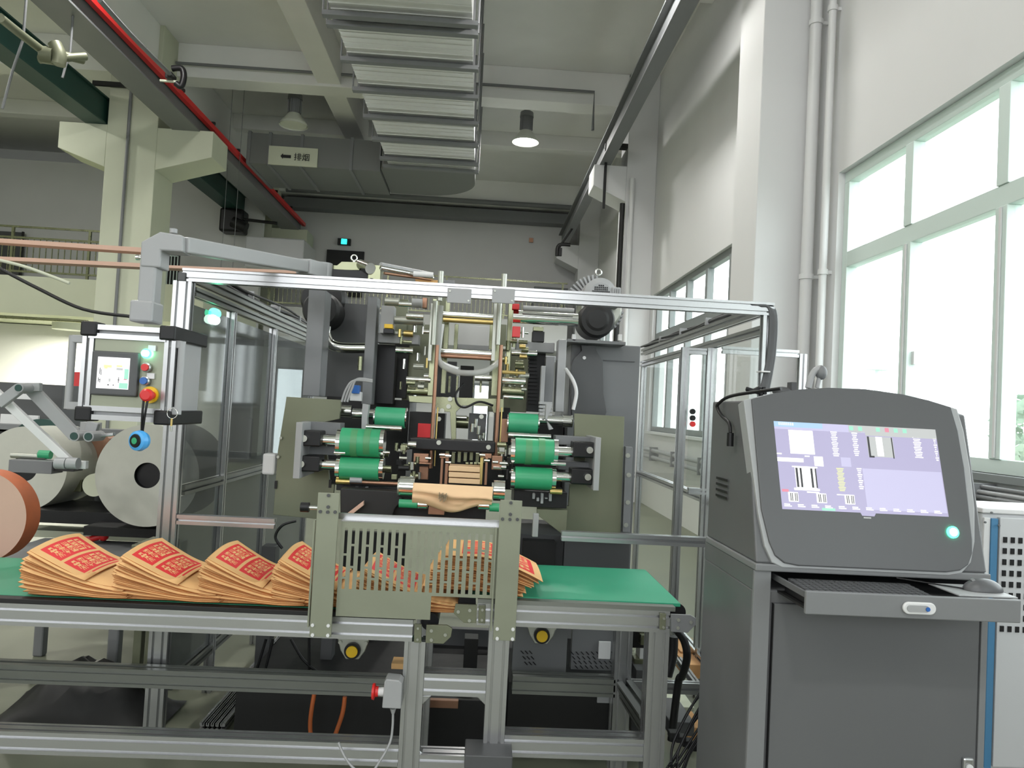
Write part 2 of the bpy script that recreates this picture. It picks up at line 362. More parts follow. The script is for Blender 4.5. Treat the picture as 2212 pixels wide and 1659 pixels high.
# outdoors
MB().box(WX+.3, 80, -40, 80, -1.3, -1.2).build('ground', 'ground', label='pale ground outside the windows', **ST)
rt = random.Random(3)
def tree(x, y, h, lab, mt):
    t = thing('tree', lab, 'tree', (x, y, -1.2), 'trees outside the windows')
    MB().tube([(x, y, -1.2), (x+.1, y, h*.3), (x, y+.1, h*.6)], .16, 8).build('trunk', 'kraft2', t)
    m = MB()
    for q in range(420):
        a = rt.uniform(0, 2*PI); zz = rt.uniform(-1, 1); rr = math.sqrt(1-zz*zz)*rt.uniform(.6, 1.05); s = h*.36
        c = Vector((x+s*rr*math.cos(a), y+s*rr*math.sin(a), h*.55+zz*h*.36)); d = rt.uniform(.12, .3)
        u = Vector((rt.uniform(-1, 1), rt.uniform(-1, 1), rt.uniform(-1, 1))).normalized(); v = u.cross(Vector((rt.random(), rt.random(), 1))).normalized()
        m.add([c-u*d, c+v*d*.6, c+u*d, c-v*d*.6], [(0, 1, 2, 3)])
    m.build('crown', mt, t)['kind'] = 'stuff'
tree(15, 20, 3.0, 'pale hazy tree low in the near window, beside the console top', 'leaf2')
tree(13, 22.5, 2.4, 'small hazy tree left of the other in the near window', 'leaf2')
tree(18, 21.5, 3.6, 'taller hazy tree at the right edge of the near window', 'leaf')
p = P(1898, 800, 15); t = thing('lamp_post', 'pale green box-headed post outside the near window', 'post', (p.x, 15, -1.2))
MB().cyl((p.x, 15, -1.2), (p.x, 15, p.z), .09, 12, .07).build('pole', 'windowf', t); MB().box(p.x-.2, p.x+.2, 14.85, 15.15, p.z, p.z+.24).build('lamp_head', 'windowf', t, .02)

# ================================================================ OVERHEAD
def ibeam(name, m, x0, x1, y0, y1, z0, z1, tf, lab, cat='beam', wt=.02):
    xm = (x0+x1)/2; t = thing(name, lab, cat, (xm, (y0+y1)/2, z0))
    MB().box(x0, x1, y0, y1, z0, z0+tf).build('lower_flange', m, t, .004)
    MB().box(xm-wt, xm+wt, y0, y1, z0+tf, z1-tf).build('web', m, t)
    MB().box(x0, x1, y0, y1, z1-tf, z1).build('upper_flange', m, t, .004)
    MB().box(xm-.03, xm+.03, y0, y1, z1, z1+.06).build('rail', 'black2', t)
    return t
t = ibeam('crane_beam', 'ibeam', -5.86, -5.36, 3, 22.2, 6.28, 6.56, .03, 'grey crane runway beam with a red conductor rail along it', wt=.2)
MB().box(-5.355, -5.27, 3, 22.2, 6.48, 6.57).build('conductor_rail', 'red', t, label='bright red conductor rail')
for j in range(12): MB().box(-5.34, -5.25, 4+j*1.5, 4.05+j*1.5, 6.57, 6.62).build('rail_bracket', 'black2', t)
ibeam('crane_beam', 'darkgreen', -7.42, -7.04, 5, 14.9, 6.3, 6.8, .03, 'dark green crane beam in the neighbouring bay left of the thick column', wt=.15)
ibeam('crane_beam', 'darkgreen', -6.85, -6.45, 14.95, 21.6, 6.3, 6.8, .03, 'far dark green crane beam seen right of the thick column', wt=.15)
ibeam('crane_beam', 'ibeam', 2.08, 2.30, 3, 22.6, 6.36, 6.80, .03, 'grey crane runway beam high along the right wall')
q0, q1, q2_, q3 = FR(1308, 1357, 309, 318, 14.55); mb = MB().box(q0, q1, 14.55, 14.7, q2_, q3).box(q0, q0+.05, 14.55, 14.6, q2_-1.2, q2_); mb.build('bracket', 'black2', label='dark angle bracket at the right crane beam above the corbel', cat='bracket')
for x0, x1, y, lab in ((-7.3, -5.9, 14.02, 'dark tie bracket between the crane beams on the cream column'),):
    MB().box(x0, x1, y, y+.06, 6.98, 7.06).build('bracket', 'black2', label=lab, cat='bracket')
# hoist parts on the left rail
p = P(510, 475, 20); p.z = 5.95; p.x = -6.55; t = thing('hoist', 'black electric hoist hanging from the green crane beam far off', 'hoist', (p.x, 20, p.z-.3))
MB().box(p.x-.35, p.x+.25, 19.8, 20.3, p.z-.25, p.z+.35).build('hoist_body', 'black', t, .05); MB().cyl((p.x, 19.8, p.z), (p.x+.35, 19.8, p.z-.15), .14).build('hoist_drum', 'black2', t)
MB().cyl((p.x+.2, 19.9, p.z+.1), (p.x+1.1, 19.9, p.z+.05), .04, 8).build('hoist_bar', 'black2', t)
# crane power pick-up (black curl) near the red rail
t = thing('cable_trolley', 'black curled cable trolley hanging right of the red rail', 'bracket', P(385, 170, 11.2))
MB().tube([P(372, 148, 11.2), P(392, 148, 11.2), P(397, 165, 11.2), P(391, 186, 11.2), P(380, 180, 11.2)], .045, 10).build('hook_arm', 'black', t)
MB().box(*FR(362, 376, 160, 174, 11.2)[:2], 11.1, 11.3, *FR(362, 376, 160, 174, 11.2)[2:]).build('roller_block', 'black', t, .01)
MB().cyl(P(346, 174, 11.2), P(385, 177, 11.2), .02, 8).build('hook_rod', 'cream', t)
# thin steel wire right of the beam
MB().tube([P(215, 0, 8.9), P(290, 83, 9.9), P(372, 165, 11.2)], .03, 8).build('guide_wire', 'ibeam', label='thin steel guide rope slanting down right of the red rail', cat='wire')
# conduits on ceiling
m = MB().tube([(-6.1, 14.64, 7.75), (-3.5, 14.64, 7.75)], .03, 8, sub=1).tube([(-2.98, 14.64, 7.75), (1.9, 14.64, 7.75), (1.9, 14.64, 7.0)], .03, 8, sub=1)
m.build('conduit', 'ibeam', label='dark conduit along the cross beam each side of the duct', cat='pipe')
MB().tube([(-5.9, 22.24, 7.53), (2.4, 22.24, 7.53)], .07, 10, sub=1).build('pipe', 'ibeam', label='dark pipe running under the farthest ceiling beam', cat='pipe')
MB().box(-6, 2.5, 22.5, 22.95, 7.1, 7.4).build('cable_tray', 'ibeam', label='dark cable tray along the top of the end wall', cat='cable tray')
# duct
DZ = 6.48; DX0, DX1 = -2.16, -.36
d = thing('air_duct', 'big rectangular galvanised air duct of ribbed sections running down the hall', 'duct', (-1.25, 10, DZ))
ys = [2.6, 3.7, 4.75, 5.8, 6.85, 7.9, 8.95, 10.0, 11.04, 12.08, 13.2, 14.3, 15.4, 16.0]
for a, b in zip(ys, ys[1:]):
    m = MB(); m.box(DX0, DX1, a+.02, b-.02, DZ, DZ+.6)
    nn = 7
    for j in range(1, nn):
        y = a+(b-a)*j/nn; m.box(DX0, DX1, y-.008, y+.008, DZ-.010, DZ)
    m.build('duct_section', 'duct', d)
    MB().box(DX0-.03, DX1+.03, b-.02, b+.02, DZ-.035, DZ+.63).build('flange', 'ibeam', d)
# curved elbow to the left
def arc(cx, cy, r, a0, a1, n=14): return [(cx+r*math.cos(math.radians(a0+(a1-a0)*i/n)), cy+r*math.sin(math.radians(a0+(a1-a0)*i/n))) for i in range(n+1)]
pts = [(DX0, 16.02), (DX1, 16.02)]+arc(-1.56, 16.9, 1.2, 0, 90)+[(DX0-.2, 18.1), (DX0-.2, 16.3)]
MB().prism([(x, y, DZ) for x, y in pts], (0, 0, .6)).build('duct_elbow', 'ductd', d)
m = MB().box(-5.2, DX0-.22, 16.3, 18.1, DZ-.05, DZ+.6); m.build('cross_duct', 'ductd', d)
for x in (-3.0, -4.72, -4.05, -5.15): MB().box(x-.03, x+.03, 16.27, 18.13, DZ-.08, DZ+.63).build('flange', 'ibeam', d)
x0, x1, z0, z1 = FR(580, 686, 318, 358, 16.26)
sg = MB().box(x0, x1, 16.25, 16.29, z0, z1).build('sign_panel', 'cream', d, label='cream panel with a black arrow pointing left and two characters')
def text_mesh(txt, size, loc, rot, m, par, name='lettering'):
    cu = bpy.data.curves.new('text', 'FONT'); cu.body = txt; cu.size = size; cu.align_x = 'CENTER'; cu.align_y = 'CENTER'; cu.extrude = .002; cu.resolution_u = 2
    o = bpy.data.objects.new('text', cu); COL.objects.link(o); bpy.context.view_layer.update()
    me = bpy.data.meshes.new_from_object(o.evaluated_get(bpy.context.evaluated_depsgraph_get())); bpy.data.objects.remove(o)
    q = bpy.data.objects.new(name, me); me.materials.clear(); me.materials.append(M[m]); COL.objects.link(q)
    q.parent = par; q.location = Vector(loc)-WL[par.name]; q.rotation_euler = rot; WL[q.name] = Vector(loc); return q
c = P(652, 341, 16.24); text_mesh('排烟', .17, (c.x, 16.235, c.z), (PI/2, 0, 0), 'black', sg)
a = P(606, 337, 16.24); s = .0098
MB().prism([(a.x+x*s, 16.235, a.z+z*s) for x, z in ((0, 0), (5, 6), (5, 3.2), (22, 3.2), (22, -3.2), (5, -3.2), (5, -6))], (0, .01, 0)).build('arrow', 'black', sg)
# trapeze hangers under the duct
for i, y in enumerate([8.88, 9.72, 9.98, 11.0, 12.04, 13.16, 14.26, 15.36, 15.85]):
    h = thing('duct_hanger', ['dark trapeze hanger under the duct, cut by the top picture edge', 'dark trapeze hanger under the duct, second from the top picture edge', 'third trapeze hanger from the top edge, one of the close pair', 'fourth trapeze hanger from the top edge, below the brightest duct section', 'fifth trapeze hanger down the duct from the top edge', 'fourth trapeze hanger up from the duct elbow', 'third trapeze hanger up from the duct elbow', 'second trapeze hanger up from the duct elbow', 'last trapeze hanger, right at the duct elbow'][i], 'hanger', (-1.26, y, DZ-.09), 'trapeze hangers under the duct')
    MB().box(DX0-.10, DX1+.08, y-.055, y+.055, DZ-.10, DZ-.04).build('cross_bar', 'ibeam', h)
    for x in (DX0-.1, DX1+.08): MB().cyl((x, y, DZ-.05), (x, y, CE-.02 if not 14.7 < y < 15.25 else 7.55), .014, 6).build('hanger_rod', 'ibeam', h)
# small linkage by duct
MB().tube([P(985, 335, 15.6), P(1002, 333, 15.6), P(1004, 318, 15.6)], .03, 6).build('damper_lever', 'ibeam', d)
# pendant lamps
def pendant(x, y, zb, lit, lab, topz=CE, grp=None):
    t = thing('pendant_lamp', lab, 'lamp', (x, y, zb), grp)
    MB().cyl((x, y, zb+.72), (x, y, topz), .012, 6).build('cord', 'black2', t)
    MB().cyl((x, y, topz-.03), (x, y, topz), .05, 12).build('ceiling_cup', 'ibeam', t)
    m = MB().lathe((x, y, zb+.25), (0, 0, 1), [(0, .0), (0, .12), (.3, .12), (.3, .15), (.4, .14), (.46, .05), (.46, 0)], 18)
    for j in range(10):
        a = j*PI/5; m.box(x+.13*math.cos(a)-.01, x+.13*math.cos(a)+.01, y+.13*math.sin(a)-.01, y+.13*math.sin(a)+.01, zb+.27, zb+.53)
    m.build('ballast_housing', 'ibeam', t)
    MB().lathe((x, y, zb), (0, 0, 1), [(0, .29), (.05, .27), (.18, .17), (.25, .12)], 28).lathe((x, y, zb), (0, 0, 1), [(0, .285), (.05, .265), (.18, .165), (.25, .115)], 28).build('reflector', 'lamp', t)
    MB().lathe((x, y, zb+.02), (0, 0, 1), [(0, 0), (0, .262)], 28).build('lens', 'glow' if lit else 'lamp', t)
    if lit:
        l = area_light('lamp_light', (x, y, zb-.01), .5, LAMP_W, LAMP_COL); return l
p = P(1135, 308, 16.3); pendant(p.x, 16.3, p.z, True, 'lit pendant high-bay lamp right of the duct')
p = P(634, 272, 15.75); pendant(p.x, 15.75, p.z, False, 'unlit pendant high-bay lamp left of the duct')
for x, y in ((-.5, 4), (-4.6, 3), (-4.6, 9), (-.4, -3), (-4.6, -4), (1.2, 9.2), (-9.5, 6), (-10, 12.5), (-9.5, 0)):
    pendant(x, y, 7.25, True, 'lit pendant high-bay lamp above and outside the view', 8.2 if not 7.2 < y < 8 else 7.55, 'high-bay lamps out of view')
# sprinkler-like pipework, upper left
t = thing('pipe_cluster', 'tangle of cream valve pipes under the ceiling, upper left corner', 'pipe', P(100, 110, 9))
for i, pts in enumerate([[(0, 38, 8.4), (40, 70, 8.8), (95, 112, 9.2)], [(85, 128, 9.2), (185, 122, 9.6)], [(90, 108, 9.2), (180, 130, 9.6)], [(118, 95, 9.2), (128, 120, 9.2), (126, 140, 9.2)]]):
    ptube('pipe', 'olive', t, pts, .05 if i < 3 else .08, 10)
MB().cyl(P(92, 118, 9.2), P(118, 122, 9.2), .10, 14).cyl(P(105, 105, 9.2), P(105, 120, 9.2), .05, 10).build('valve', 'olive', t)
for pts, lab in (([(50, 85, 9), (28, 150, 9), (5, 235, 9)], 'thin hanging rod at the left edge under the ceiling'), ([(152, 112, 10), (142, 142, 10), (135, 168, 10)], 'short thin rod below the valve pipes')):
    tp = P(*pts[0]); MB().tube([Vector((tp.x, tp.y, CE))]+[P(*q) for q in pts], .015, 6, sub=1).build('rod', 'ibeam', label=lab, cat='rod')

# ================================================================ GALLERIES AT THE END
def railing(name, lab, x0, x1, y, z0, h, n, m='steel'):
    t = thing(name, lab, 'railing', ((x0+x1)/2, y, z0))
    for z in (z0+h, z0+h*.78, z0+.1): MB().box(x0, x1, y-.02, y+.02, z-.02, z+.02).build('rail', m, t)
    for i in range(int((x1-x0)/1.6)+1):
        x = x0+.02+i*1.6; MB().box(x-.025, x+.025, y-.025, y+.025, z0, z0+h-.02).build('post', m, t)
    mb = MB()
    for i in range(n):
        x = x0+(i+.5)*(x1-x0)/n; mb.box(x-.008, x+.008, y-.008, y+.008, z0+.12, z0+h*.78-.02)
    mb.build('balusters', m, t, kind='stuff')
MB().box(-14.9, -6.0, 16.6, 20.5, 3.0, 3.8).build('trim_8', 'cream', label='concrete gallery floor in the left bay', **ST)
railing('gallery_railing', 'steel railing along the left bay gallery behind the paper web', -14.9, -7.1, 16.65, 3.8, 1.05, 60, 'machined')
MB().box(-14.9, -6.0, 20.5, 20.7, GZ, 7.4).build('trim_9', 'wall', label='back wall of the left bay gallery', **ST)
MB().box(-5.95, 2.3, 21.0, 23.0, 3.2, 4.0).build('trim_10', 'wall', label='far gallery floor across the end of the hall', **ST)
railing('gallery_railing', 'steel railing across the end wall behind the top of the machine', -5.9, 2.25, 21.05, 4.0, 1.08, 70, 'machined')
MB().box(1.35, 2.3, 21.3, 22.3, 4.0, 5.0).build('cabinet', 'ibeam', bevel=.01, label='grey cabinet on the far gallery right of the railing', cat='cabinet')
# dark barred window on left bay wall
w = thing('barred_window', 'black barred window right of the thick column, behind the tube arm', 'window', P(360, 590, 19))
pbox('dark_pane', 'black', w, 343, 384, 545, 628, 19, .1)
for i in range(6): x0, x1, z0, z1 = FR(345+i*7, 346.5+i*7, 552, 622, 18.9); MB().box(x0, x1, 18.93, 18.96, z0, z1).build('bar', 'windowf', w)
for y in (552, 622): x0, x1, z0, z1 = FR(345, 382, y-.8, y+.8, 18.9); MB().box(x0, x1, 18.91, 18.93, z0, z1).build('cross_bar', 'windowf', w)
pbox('wall_panel', 'wall', None, 300, 392, 628, 760, 19.1, .1, 0, label='pale wall panel under the black barred window', cat='panel')
# dark frame opening left gallery
w = thing('door_frame', 'dark framed doorway on the left gallery at the picture edge', 'door', P(20, 560, 20.4))
pbox('dark_opening', 'dgrey', w, -10, 45, 500, 606, 20.35, .05)
pbox('jamb', 'black2', w, 43, 47, 500, 606, 20.3, .05)
# end wall items
t = thing('exit_sign', 'small lit cyan exit sign high on the end wall', 'sign', P(742, 521, 22.9))
pbox('sign_box', 'black2', t, 729, 757, 515, 529, 22.85, .1); pbox('sign_face', 'cyan_led', t, 737, 749, 516, 527, 22.83, .02)
pbox('dark_doorway', 'black2', None, 703, 784, 541, 640, 22.9, .08, label='dark doorway high on the end wall under the exit sign', cat='door')
pbox('call_point', 'copper', None, 1143, 1152, 514, 523, 22.9, .06, label='small red-brown call point box on the end wall', cat='box')
t = thing('exit_sign', 'small green lit sign between the tube arm and the enclosure rails', 'sign', P(487, 622, 16))
q = P(487, 622, 16.05)
for dx in (-.12, .12): MB().cyl((q.x+dx, 16.05, q.z), (q.x+dx, 16.05, 8.2), .006, 6).build('hanging_wire', 'ibeam', t)
pbox('sign_box', 'black2', t, 472, 505, 614, 630, 16, .1); pbox('sign_face', 'green_led', t, 480, 488, 618, 626, 15.98, .02); pbox('sign_face', 'green_led', t, 492, 500, 618, 626, 15.98, .02)
pbox('wall_box', 'lgrey', None, 528, 656, 513, 580, 17, 1.2, .03, label='pale grey cabinet block behind the tube arm, under the red rail end', cat='cabinet')
t = thing('camera_bracket', 'dark bracket sticking out below the far end of the right crane beam', 'bracket', P(1215, 540, 20))
MB().tube([P(1208, 535, 20), Vector((2.19, 20, 6.37))], .03, 6).build('hanger', 'black2', t)
ptube('arm', 'black2', t, [(1203, 553, 20), (1207, 530, 20), (1232, 529, 20)], .05, 6)
pbox('mount', 'black2', t, 1203, 1214, 535, 552, 20, .1)
# bright left bay wall with its own lamp, seen left of the hanging panel
l = area_light('lamp_light', (-9.3, 17.6, 2.75), .6, 520, (1, .98, .82))
t = thing('ceiling_lamp', 'lamp under the left gallery that floods the wall with light', 'lamp', (-9.3, 17.6, 2.78)); MB().cyl((-9.3, 17.6, 2.78), (-9.3, 17.6, 3.0), .32, 20).build('housing', 'lamp', t)
MB().box(-14.9, -6.1, 19.2, 19.3, GZ, 2.98).build('trim_11', 'wall', label='brightly lit wall under the left gallery', **ST)
ptube('pipe', 'machined', None, [(-20, 683, 16.4), (190, 695, 16.4)], .035, 8, label='thin horizontal pipe below the left gallery edge', cat='pipe')
# cable sagging and paper webs over the left
ptube('cable', 'black2', None, [(-10, 575, 5), (80, 622, 5), (180, 668, 5), (285, 684, 5)], .012, 6, label='black cable sagging from the left edge to the hanging control box', cat='cable')
ptube('cable', 'cream', None, [(-10, 560, 5.2), (60, 578, 5.2), (150, 612, 5.2)], .012, 6, label='pale thin cord below the kraft web at the left edge', cat='cable')
def web(pts, wpx, D0, D1, lab):
    (xa, ya), (xb, yb) = pts; a = P(xa, ya, D0); b = P(xb, yb, D1); h = wpx/2*D0/FPX
    o = MB().prism([a+Vector((0, 0, h)), a-Vector((0, 0, h)), b-Vector((0, 0, h)), b+Vector((0, 0, h))], (0, .10, 0)).build('paper_web', 'pinkpaper', label=lab, cat='paper')
web([(-20, 518), (312, 540)], 9, 5.4, 5.0, 'upper kraft paper web stretched across the cream column')
web([(-20, 557), (312, 573)], 8, 5.4, 5.0, 'lower kraft paper web stretched below the upper one')
web([(345, 575), (700, 590)], 6, 5.0, 4.9, 'kraft paper web continuing behind the tube arm to the machine')

# ================================================================ ENCLOSURE
ED, EB = 3.68, 6.5
XL = P(395, 800, ED).x; XR = P(1651, 800, ED).x
ZT = P(1000, 630, ED).z; S = .045
e = thing('machine_enclosure', 'aluminium profile safety enclosure with clear panels around the bag machine', 'enclosure', ((XL+XR)/2, 4.5, GZ))
def post(x, y, z0, z1, w=S, d=S, na=1, nb=1): MB().profile((x, y, z0), (x, y, z1), (1, 0, 0), w, d, na, nb).build('post', 'alu', e)
def railx(x0, x1, y, z, h=S, d=S, nb=1): MB().profile((x0, y, z), (x1, y, z), (0, 1, 0), d, h, 1, nb).build('rail', 'alu', e)
def raily(x, y0, y1, z, h=S, w=S, nb=1): MB().profile((x, y0, z), (x, y1, z), (1, 0, 0), w, h, 1, nb).build('side_rail', 'alud' if x < 0 else 'alu', e)  # left rails take the darker copy, their backlit shade is in the colour
post(XL-.02, ED, GZ, ZT-.03, .085, .05, 2, 1); post(XR, ED, GZ, ZT-.03)
railx(XL-.025, XR+.03, ED, ZT, .062, .05, 2)
for x0, x1 in ((966, 1018), (1063, 1112)):
    pbox('joint_plate', 'lgrey', e, x0, x1, 623, 655, ED-.035, .01)
    bolts(e, [(x0+6, 629), (x1-6, 650)], ED-.035, 2)
pbox('end_cap', 'dgrey', e, 384, 400, 588, 606, ED-.035, .01)
railx(XL+.025, P(595, 1125, ED).x, ED, P(480, 1125, ED).z, .045)
railx(P(1212, 1165, ED).x, XR-.023, ED, P(1440, 1167, ED).z, .045)
for nm, X, ysd in (('left', XL, [ED+.045, 4.33, 5.2, 6.45]), ('right', XR, [ED+.023, 4.53, 5.2, 6.45])):
    raily(X, ysd[0], EB, ZT, .05); raily(X, ysd[0], EB, ZT-.068 if nm == 'left' else ZT-.1, .045)
    for y in ysd[1:]: post(X, y, GZ, ZT-.092 if nm == 'left' else ZT-.124)
    zl = 1.02
    for a, b in zip(ysd, ysd[1:]):
        raily(X, a+.023, b-.023, zl); raily(X, a+.023, b-.023, .1)
        for z0, z1 in ((zl+.03, ZT-.13), (.13, zl-.03)):
            MB().box(X-.003, X+.003, a+.03, b-.03, z0, z1).build('clear_panel', 'poly' if nm == 'left' else 'polyc', e)
# back frame
railx(XL+.03, XR-.03, EB, ZT-.1, .05); railx(XL+.03, XR-.03, EB, 1.0, .05)
for x in (520, 590): 
    q = P(x, 900, 5.0); MB().box(XL-.02, XL-.035, 4.9 if x == 520 else 5.9, 4.94 if x == 520 else 5.94, 1.1, 1.35).build('door_handle', 'white', e)
# open door leaf on the right
m = thing('open_door_leaf', 'narrow aluminium-framed clear door standing ajar right of the enclosure', 'door', P(1500, 1200, 4.3))
for a, b in (((1480, 750), (1462, 1400)), ((1535, 752), (1530, 1400))):
    p0, p1 = P(a[0], a[1], 4.35), P(b[0], b[1], 4.35); MB().profile((p0.x, 4.35, max(p1.z, GZ)), (p0.x, 4.35, p0.z), (1, 0, 0), .04, .04).build('stile', 'alu', m)
for y in (758, 1060): a, b = P(1486, y, 4.35), P(1529, y+2, 4.35); MB().profile((a.x, 4.35, a.z), (b.x-.01, 4.35, a.z), (0, 1, 0), .035, .035).build('cross_rail', 'alu', m)
pbox('clear_panel', 'polyc', m, 1488, 1528, 765, 1050, 4.35, .004, 0)
for y, c in ((889, 'black'), (903, 'black'), (916, 'red')):
    q = P(1495, y, 4.3); MB().cyl(q, q-Vector((0, .02, 0)), .016, 14).build('push_button', c, m)
# far light frame behind the console's top
t = thing('profile_gate', 'pale aluminium gate frame beside the wall pipes, behind the console', 'frame', P(1700, 1100, 5.2))
for x in (1733,): a = P(x, 765, 5.2); MB().profile((a.x, 5.2, GZ), (a.x, 5.2, a.z), (1, 0, 0), .05, .05).build('upright', 'alu', t)
a, b = P(1560, 752, 5.2), P(1724, 765, 5.2); MB().profile((a.x, 5.2, b.z), (b.x, 5.2, b.z), (0, 1, 0), .04, .05).build('top_bar', 'alu', t)
# cables on top of enclosure
for j, dz in enumerate((.035, .05, .04, .06)):
    for X, nm in ((XL, 'left'), (XR, 'right')):
        pts = [(X+.01*math.sin(j*2+i)+(j-1.5)*.012, ED+.3+i*.5, ZT+dz+.012*math.sin(i*1.7+j)) for i in range(6)]
        MB().tube(pts, .008, 6).build('cable', 'black2' if j % 2 else 'dgrey', e)
for y in (4.1, 4.6, 5.2, 5.8):
    for X in (XL, XR): MB().box(X-.03, X+.03, y, y+.02, ZT+.025, ZT+.07).build('cable_clip', 'lgrey', e)
# cable bundle at right front corner
t = thing('cable_bundle', 'thick grey cable bundle bent over the front right enclosure corner', 'cable', P(1660, 840, 3.2))
for j in range(7):
    ptube('cable', 'dgrey', t, [(1600-j*4, 656+j*.3, ED+.01), (1640, 660-j*.2, ED-.02+.008*j), (1662+j*2.0, 672, ED-.02), (1660+j*2.2, 760, ED-.02), (1643+j*2.6, 845, ED-.02)], .0085, 6)
pbox('cable_tie', 'white', t, 1645, 1664, 801, 804, ED-.06, .07, 0)
# reflection of a green lamp in the left panel, made as added glowing discs
t = thing('green_reflection', 'round green lamp reflection in the left enclosure panel, made as glowing discs', 'lamp', P(460, 683, 4.3))
q = P(461, 676, 4.0); MB().cyl(q, q+Vector((0, .04, 0)), .026, 20).build('reflection_disc', 'green_led', t); q = P(460, 690, 4.0); MB().cyl(q+Vector((0, -.01, 0)), q+Vector((0, .04, 0)), .024, 20).build('reflection_core', 'green_led2', t)

# ================================================================ BAG MACHINE
g = thing('bag_making_machine', 'paper bag forming machine with green print rollers inside the enclosure', 'machine', (0, 4.3, 0))
def B(*a, **k): return pbox(a[0], a[1], g, *a[2:], **k)
def HC(name, m, *a): return hcyl(name, m, g, *a)
def VC(name, m, xc, yt, yb, rp, D, n=16):
    a, b = P(xc, yt, D), P(xc, yb, D); x = P(xc, (yt+yb)/2, D).x
    return MB().cyl((x, D, b.z), (x, D, a.z), rp*D/FPX, n).build(name, m, g)
# side plates
pl = ppoly('side_plate', 'olive', g, [(619, 857), (737, 864), (733, 905), (700, 912), (712, 1046), (722, 1046), (716, 1124), (590, 1112), (600, 975)], 3.95, .03)
pr = ppoly('side_plate', 'olive', g, [(1241, 893), (1349, 900), (1340, 1164), (1222, 1156), (1160, 1112), (1160, 1095), (1228, 1093), (1231, 1046), (1240, 1046)], 3.95, .03)
ppoly('flange_strip', 'grey', g, [(1352, 965), (1367, 966), (1361, 1150), (1345, 1149)], 3.93, .05)
bolts(g, [(1356, 984), (1358, 1026), (1356, 1085), (1352, 1134)], 3.93, 5)
bolts(g, [(607, 946), (601, 987)], 3.94, 3); 
for x, y in ((596, 1047), (713, 1045)): q = P(x, y, 3.945); MB().box(q.x-.006, q.x+.006, 3.94, 3.95, q.z-.02, q.z+.02).build('slot', 'black', g)
# roller brackets (mirror-like, left and right)
B('bracket_plate', 'lgrey', 636, 650, 912, 1034, 3.62, .33); B('bracket_plate', 'lgrey', 1284, 1296, 945, 1060, 3.62, .33)
B('bracket_body', 'grey', 650, 735, 912, 938, 3.80, .12); B('bracket_body', 'grey', 652, 728, 966, 982, 3.80, .12)
B('bracket_body', 'grey', 1200, 1284, 943, 962, 3.80, .12); B('bracket_body', 'grey', 1206, 1284, 998, 1016, 3.80, .12)
for x0, x1, y, s in ((648, 692, 947, 1), (642, 690, 1002, 1), (1238, 1285, 972, -1), (1234, 1281, 1030, -1)):
    B('bearing_block', 'black', x0, x1, y-17, y+17, 3.66, .12, bev=.006)
    xx = x0+10 if s > 0 else x1-12; q = P(xx, y, 3.66); MB().cyl(q, q-Vector((0, .02, 0)), .016, 16).build('grease_plug', 'chrome', g)
for x0, x1, y in ((692, 738, 951), (690, 734, 1004), (1193, 1238, 976), (1190, 1234, 1030)): HC('shaft', 'chrome', x0, x1, y, 11, 3.72)
for i, (x0, x1, y, r) in enumerate(((738, 822, 956, 30), (736, 820, 1012, 24), (1112, 1195, 975, 28), (1112, 1191, 1033, 24))):
    rl = thing; c = hcyl('print_roller', 'greenrub', g, x0, x1, y, r, 3.72, 40)
    for a, b in ((x0-9, x0-.5), (x1+.5, x1+9)):
        hcyl('roller_collar', 'chrome', c, a, b, y, r*.96, 3.72, 32)
    # relief stripes of the printing plate
    w = (x1-x0)/6
    for j in (1, 3):
        if i in (0, 2): hcyl('plate_stripe', 'stripe', c, x0+w*(j+.6), x0+w*(j+1.6), y, r*1.02, 3.72, 40)
for x0, x1, y in ((812, 876, 902), (1098, 1161, 915)): 
    c = hcyl('inking_roller', 'lgreen', g, x0, x1, y, 22, 4.05, 36); hcyl('roller_collar', 'chrome', c, x0-3, x0-.4, y, 21, 4.05); hcyl('roller_collar', 'chrome', c, x1+.4, x1+3, y, 21, 4.05)
for x0, x1, y, r in ((762, 809, 894, 11), (736, 760, 888, 13), (1164, 1215, 908, 11), (1215, 1236, 910, 14)): HC('shaft', 'chrome', x0, x1, y, r, 4.05)
HC('smoothing_bar', 'chrome', 791, 868, 924, 6, 3.85); HC('smoothing_bar', 'chrome', 1098, 1190, 942, 6, 3.85)
for x, s in ((789, 1), (1186, -1)): ppoly('clamp_arm', 'lgrey', g, [(x-6, 872), (x+8, 874), (x+4*s, 905), (x+2*s+3, 928), (x-14*s*.6, 926), (x-8, 905)], 3.9, .05)
for x0, x1, y in ((722, 746, 978), (1190, 1222, 1002)): HC('ink_nozzle', 'chrome', x0, x1, y, 4, 3.68)
HC('doctor_rod', 'copper', 758, 862, 1043, 4, 3.7); HC('knurled_knob', 'lgrey', 756, 782, 1037, 6, 3.69)
HC('rod_end', 'brass', 726, 756, 1040, 6, 3.7); HC('rod_end', 'brass', 1188, 1214, 1062, 6, 3.7)
B('lower_shelf', 'black', 726, 862, 1050, 1062, 3.78, .3); B('lower_shelf', 'black', 1110, 1225, 1062, 1096, 3.8, .3)
for i in range(5): B('clamp_handle', 'lgrey', 1150+i*9, 1156+i*9, 1066+(i % 2)*9, 1078+(i % 3)*5, 3.76, .03)
for i in range(4): B('clamp_handle', 'lgrey', 766+i*11, 772+i*11, 1052+(i % 2)*6, 1062+(i % 2)*6, 3.74, .03)
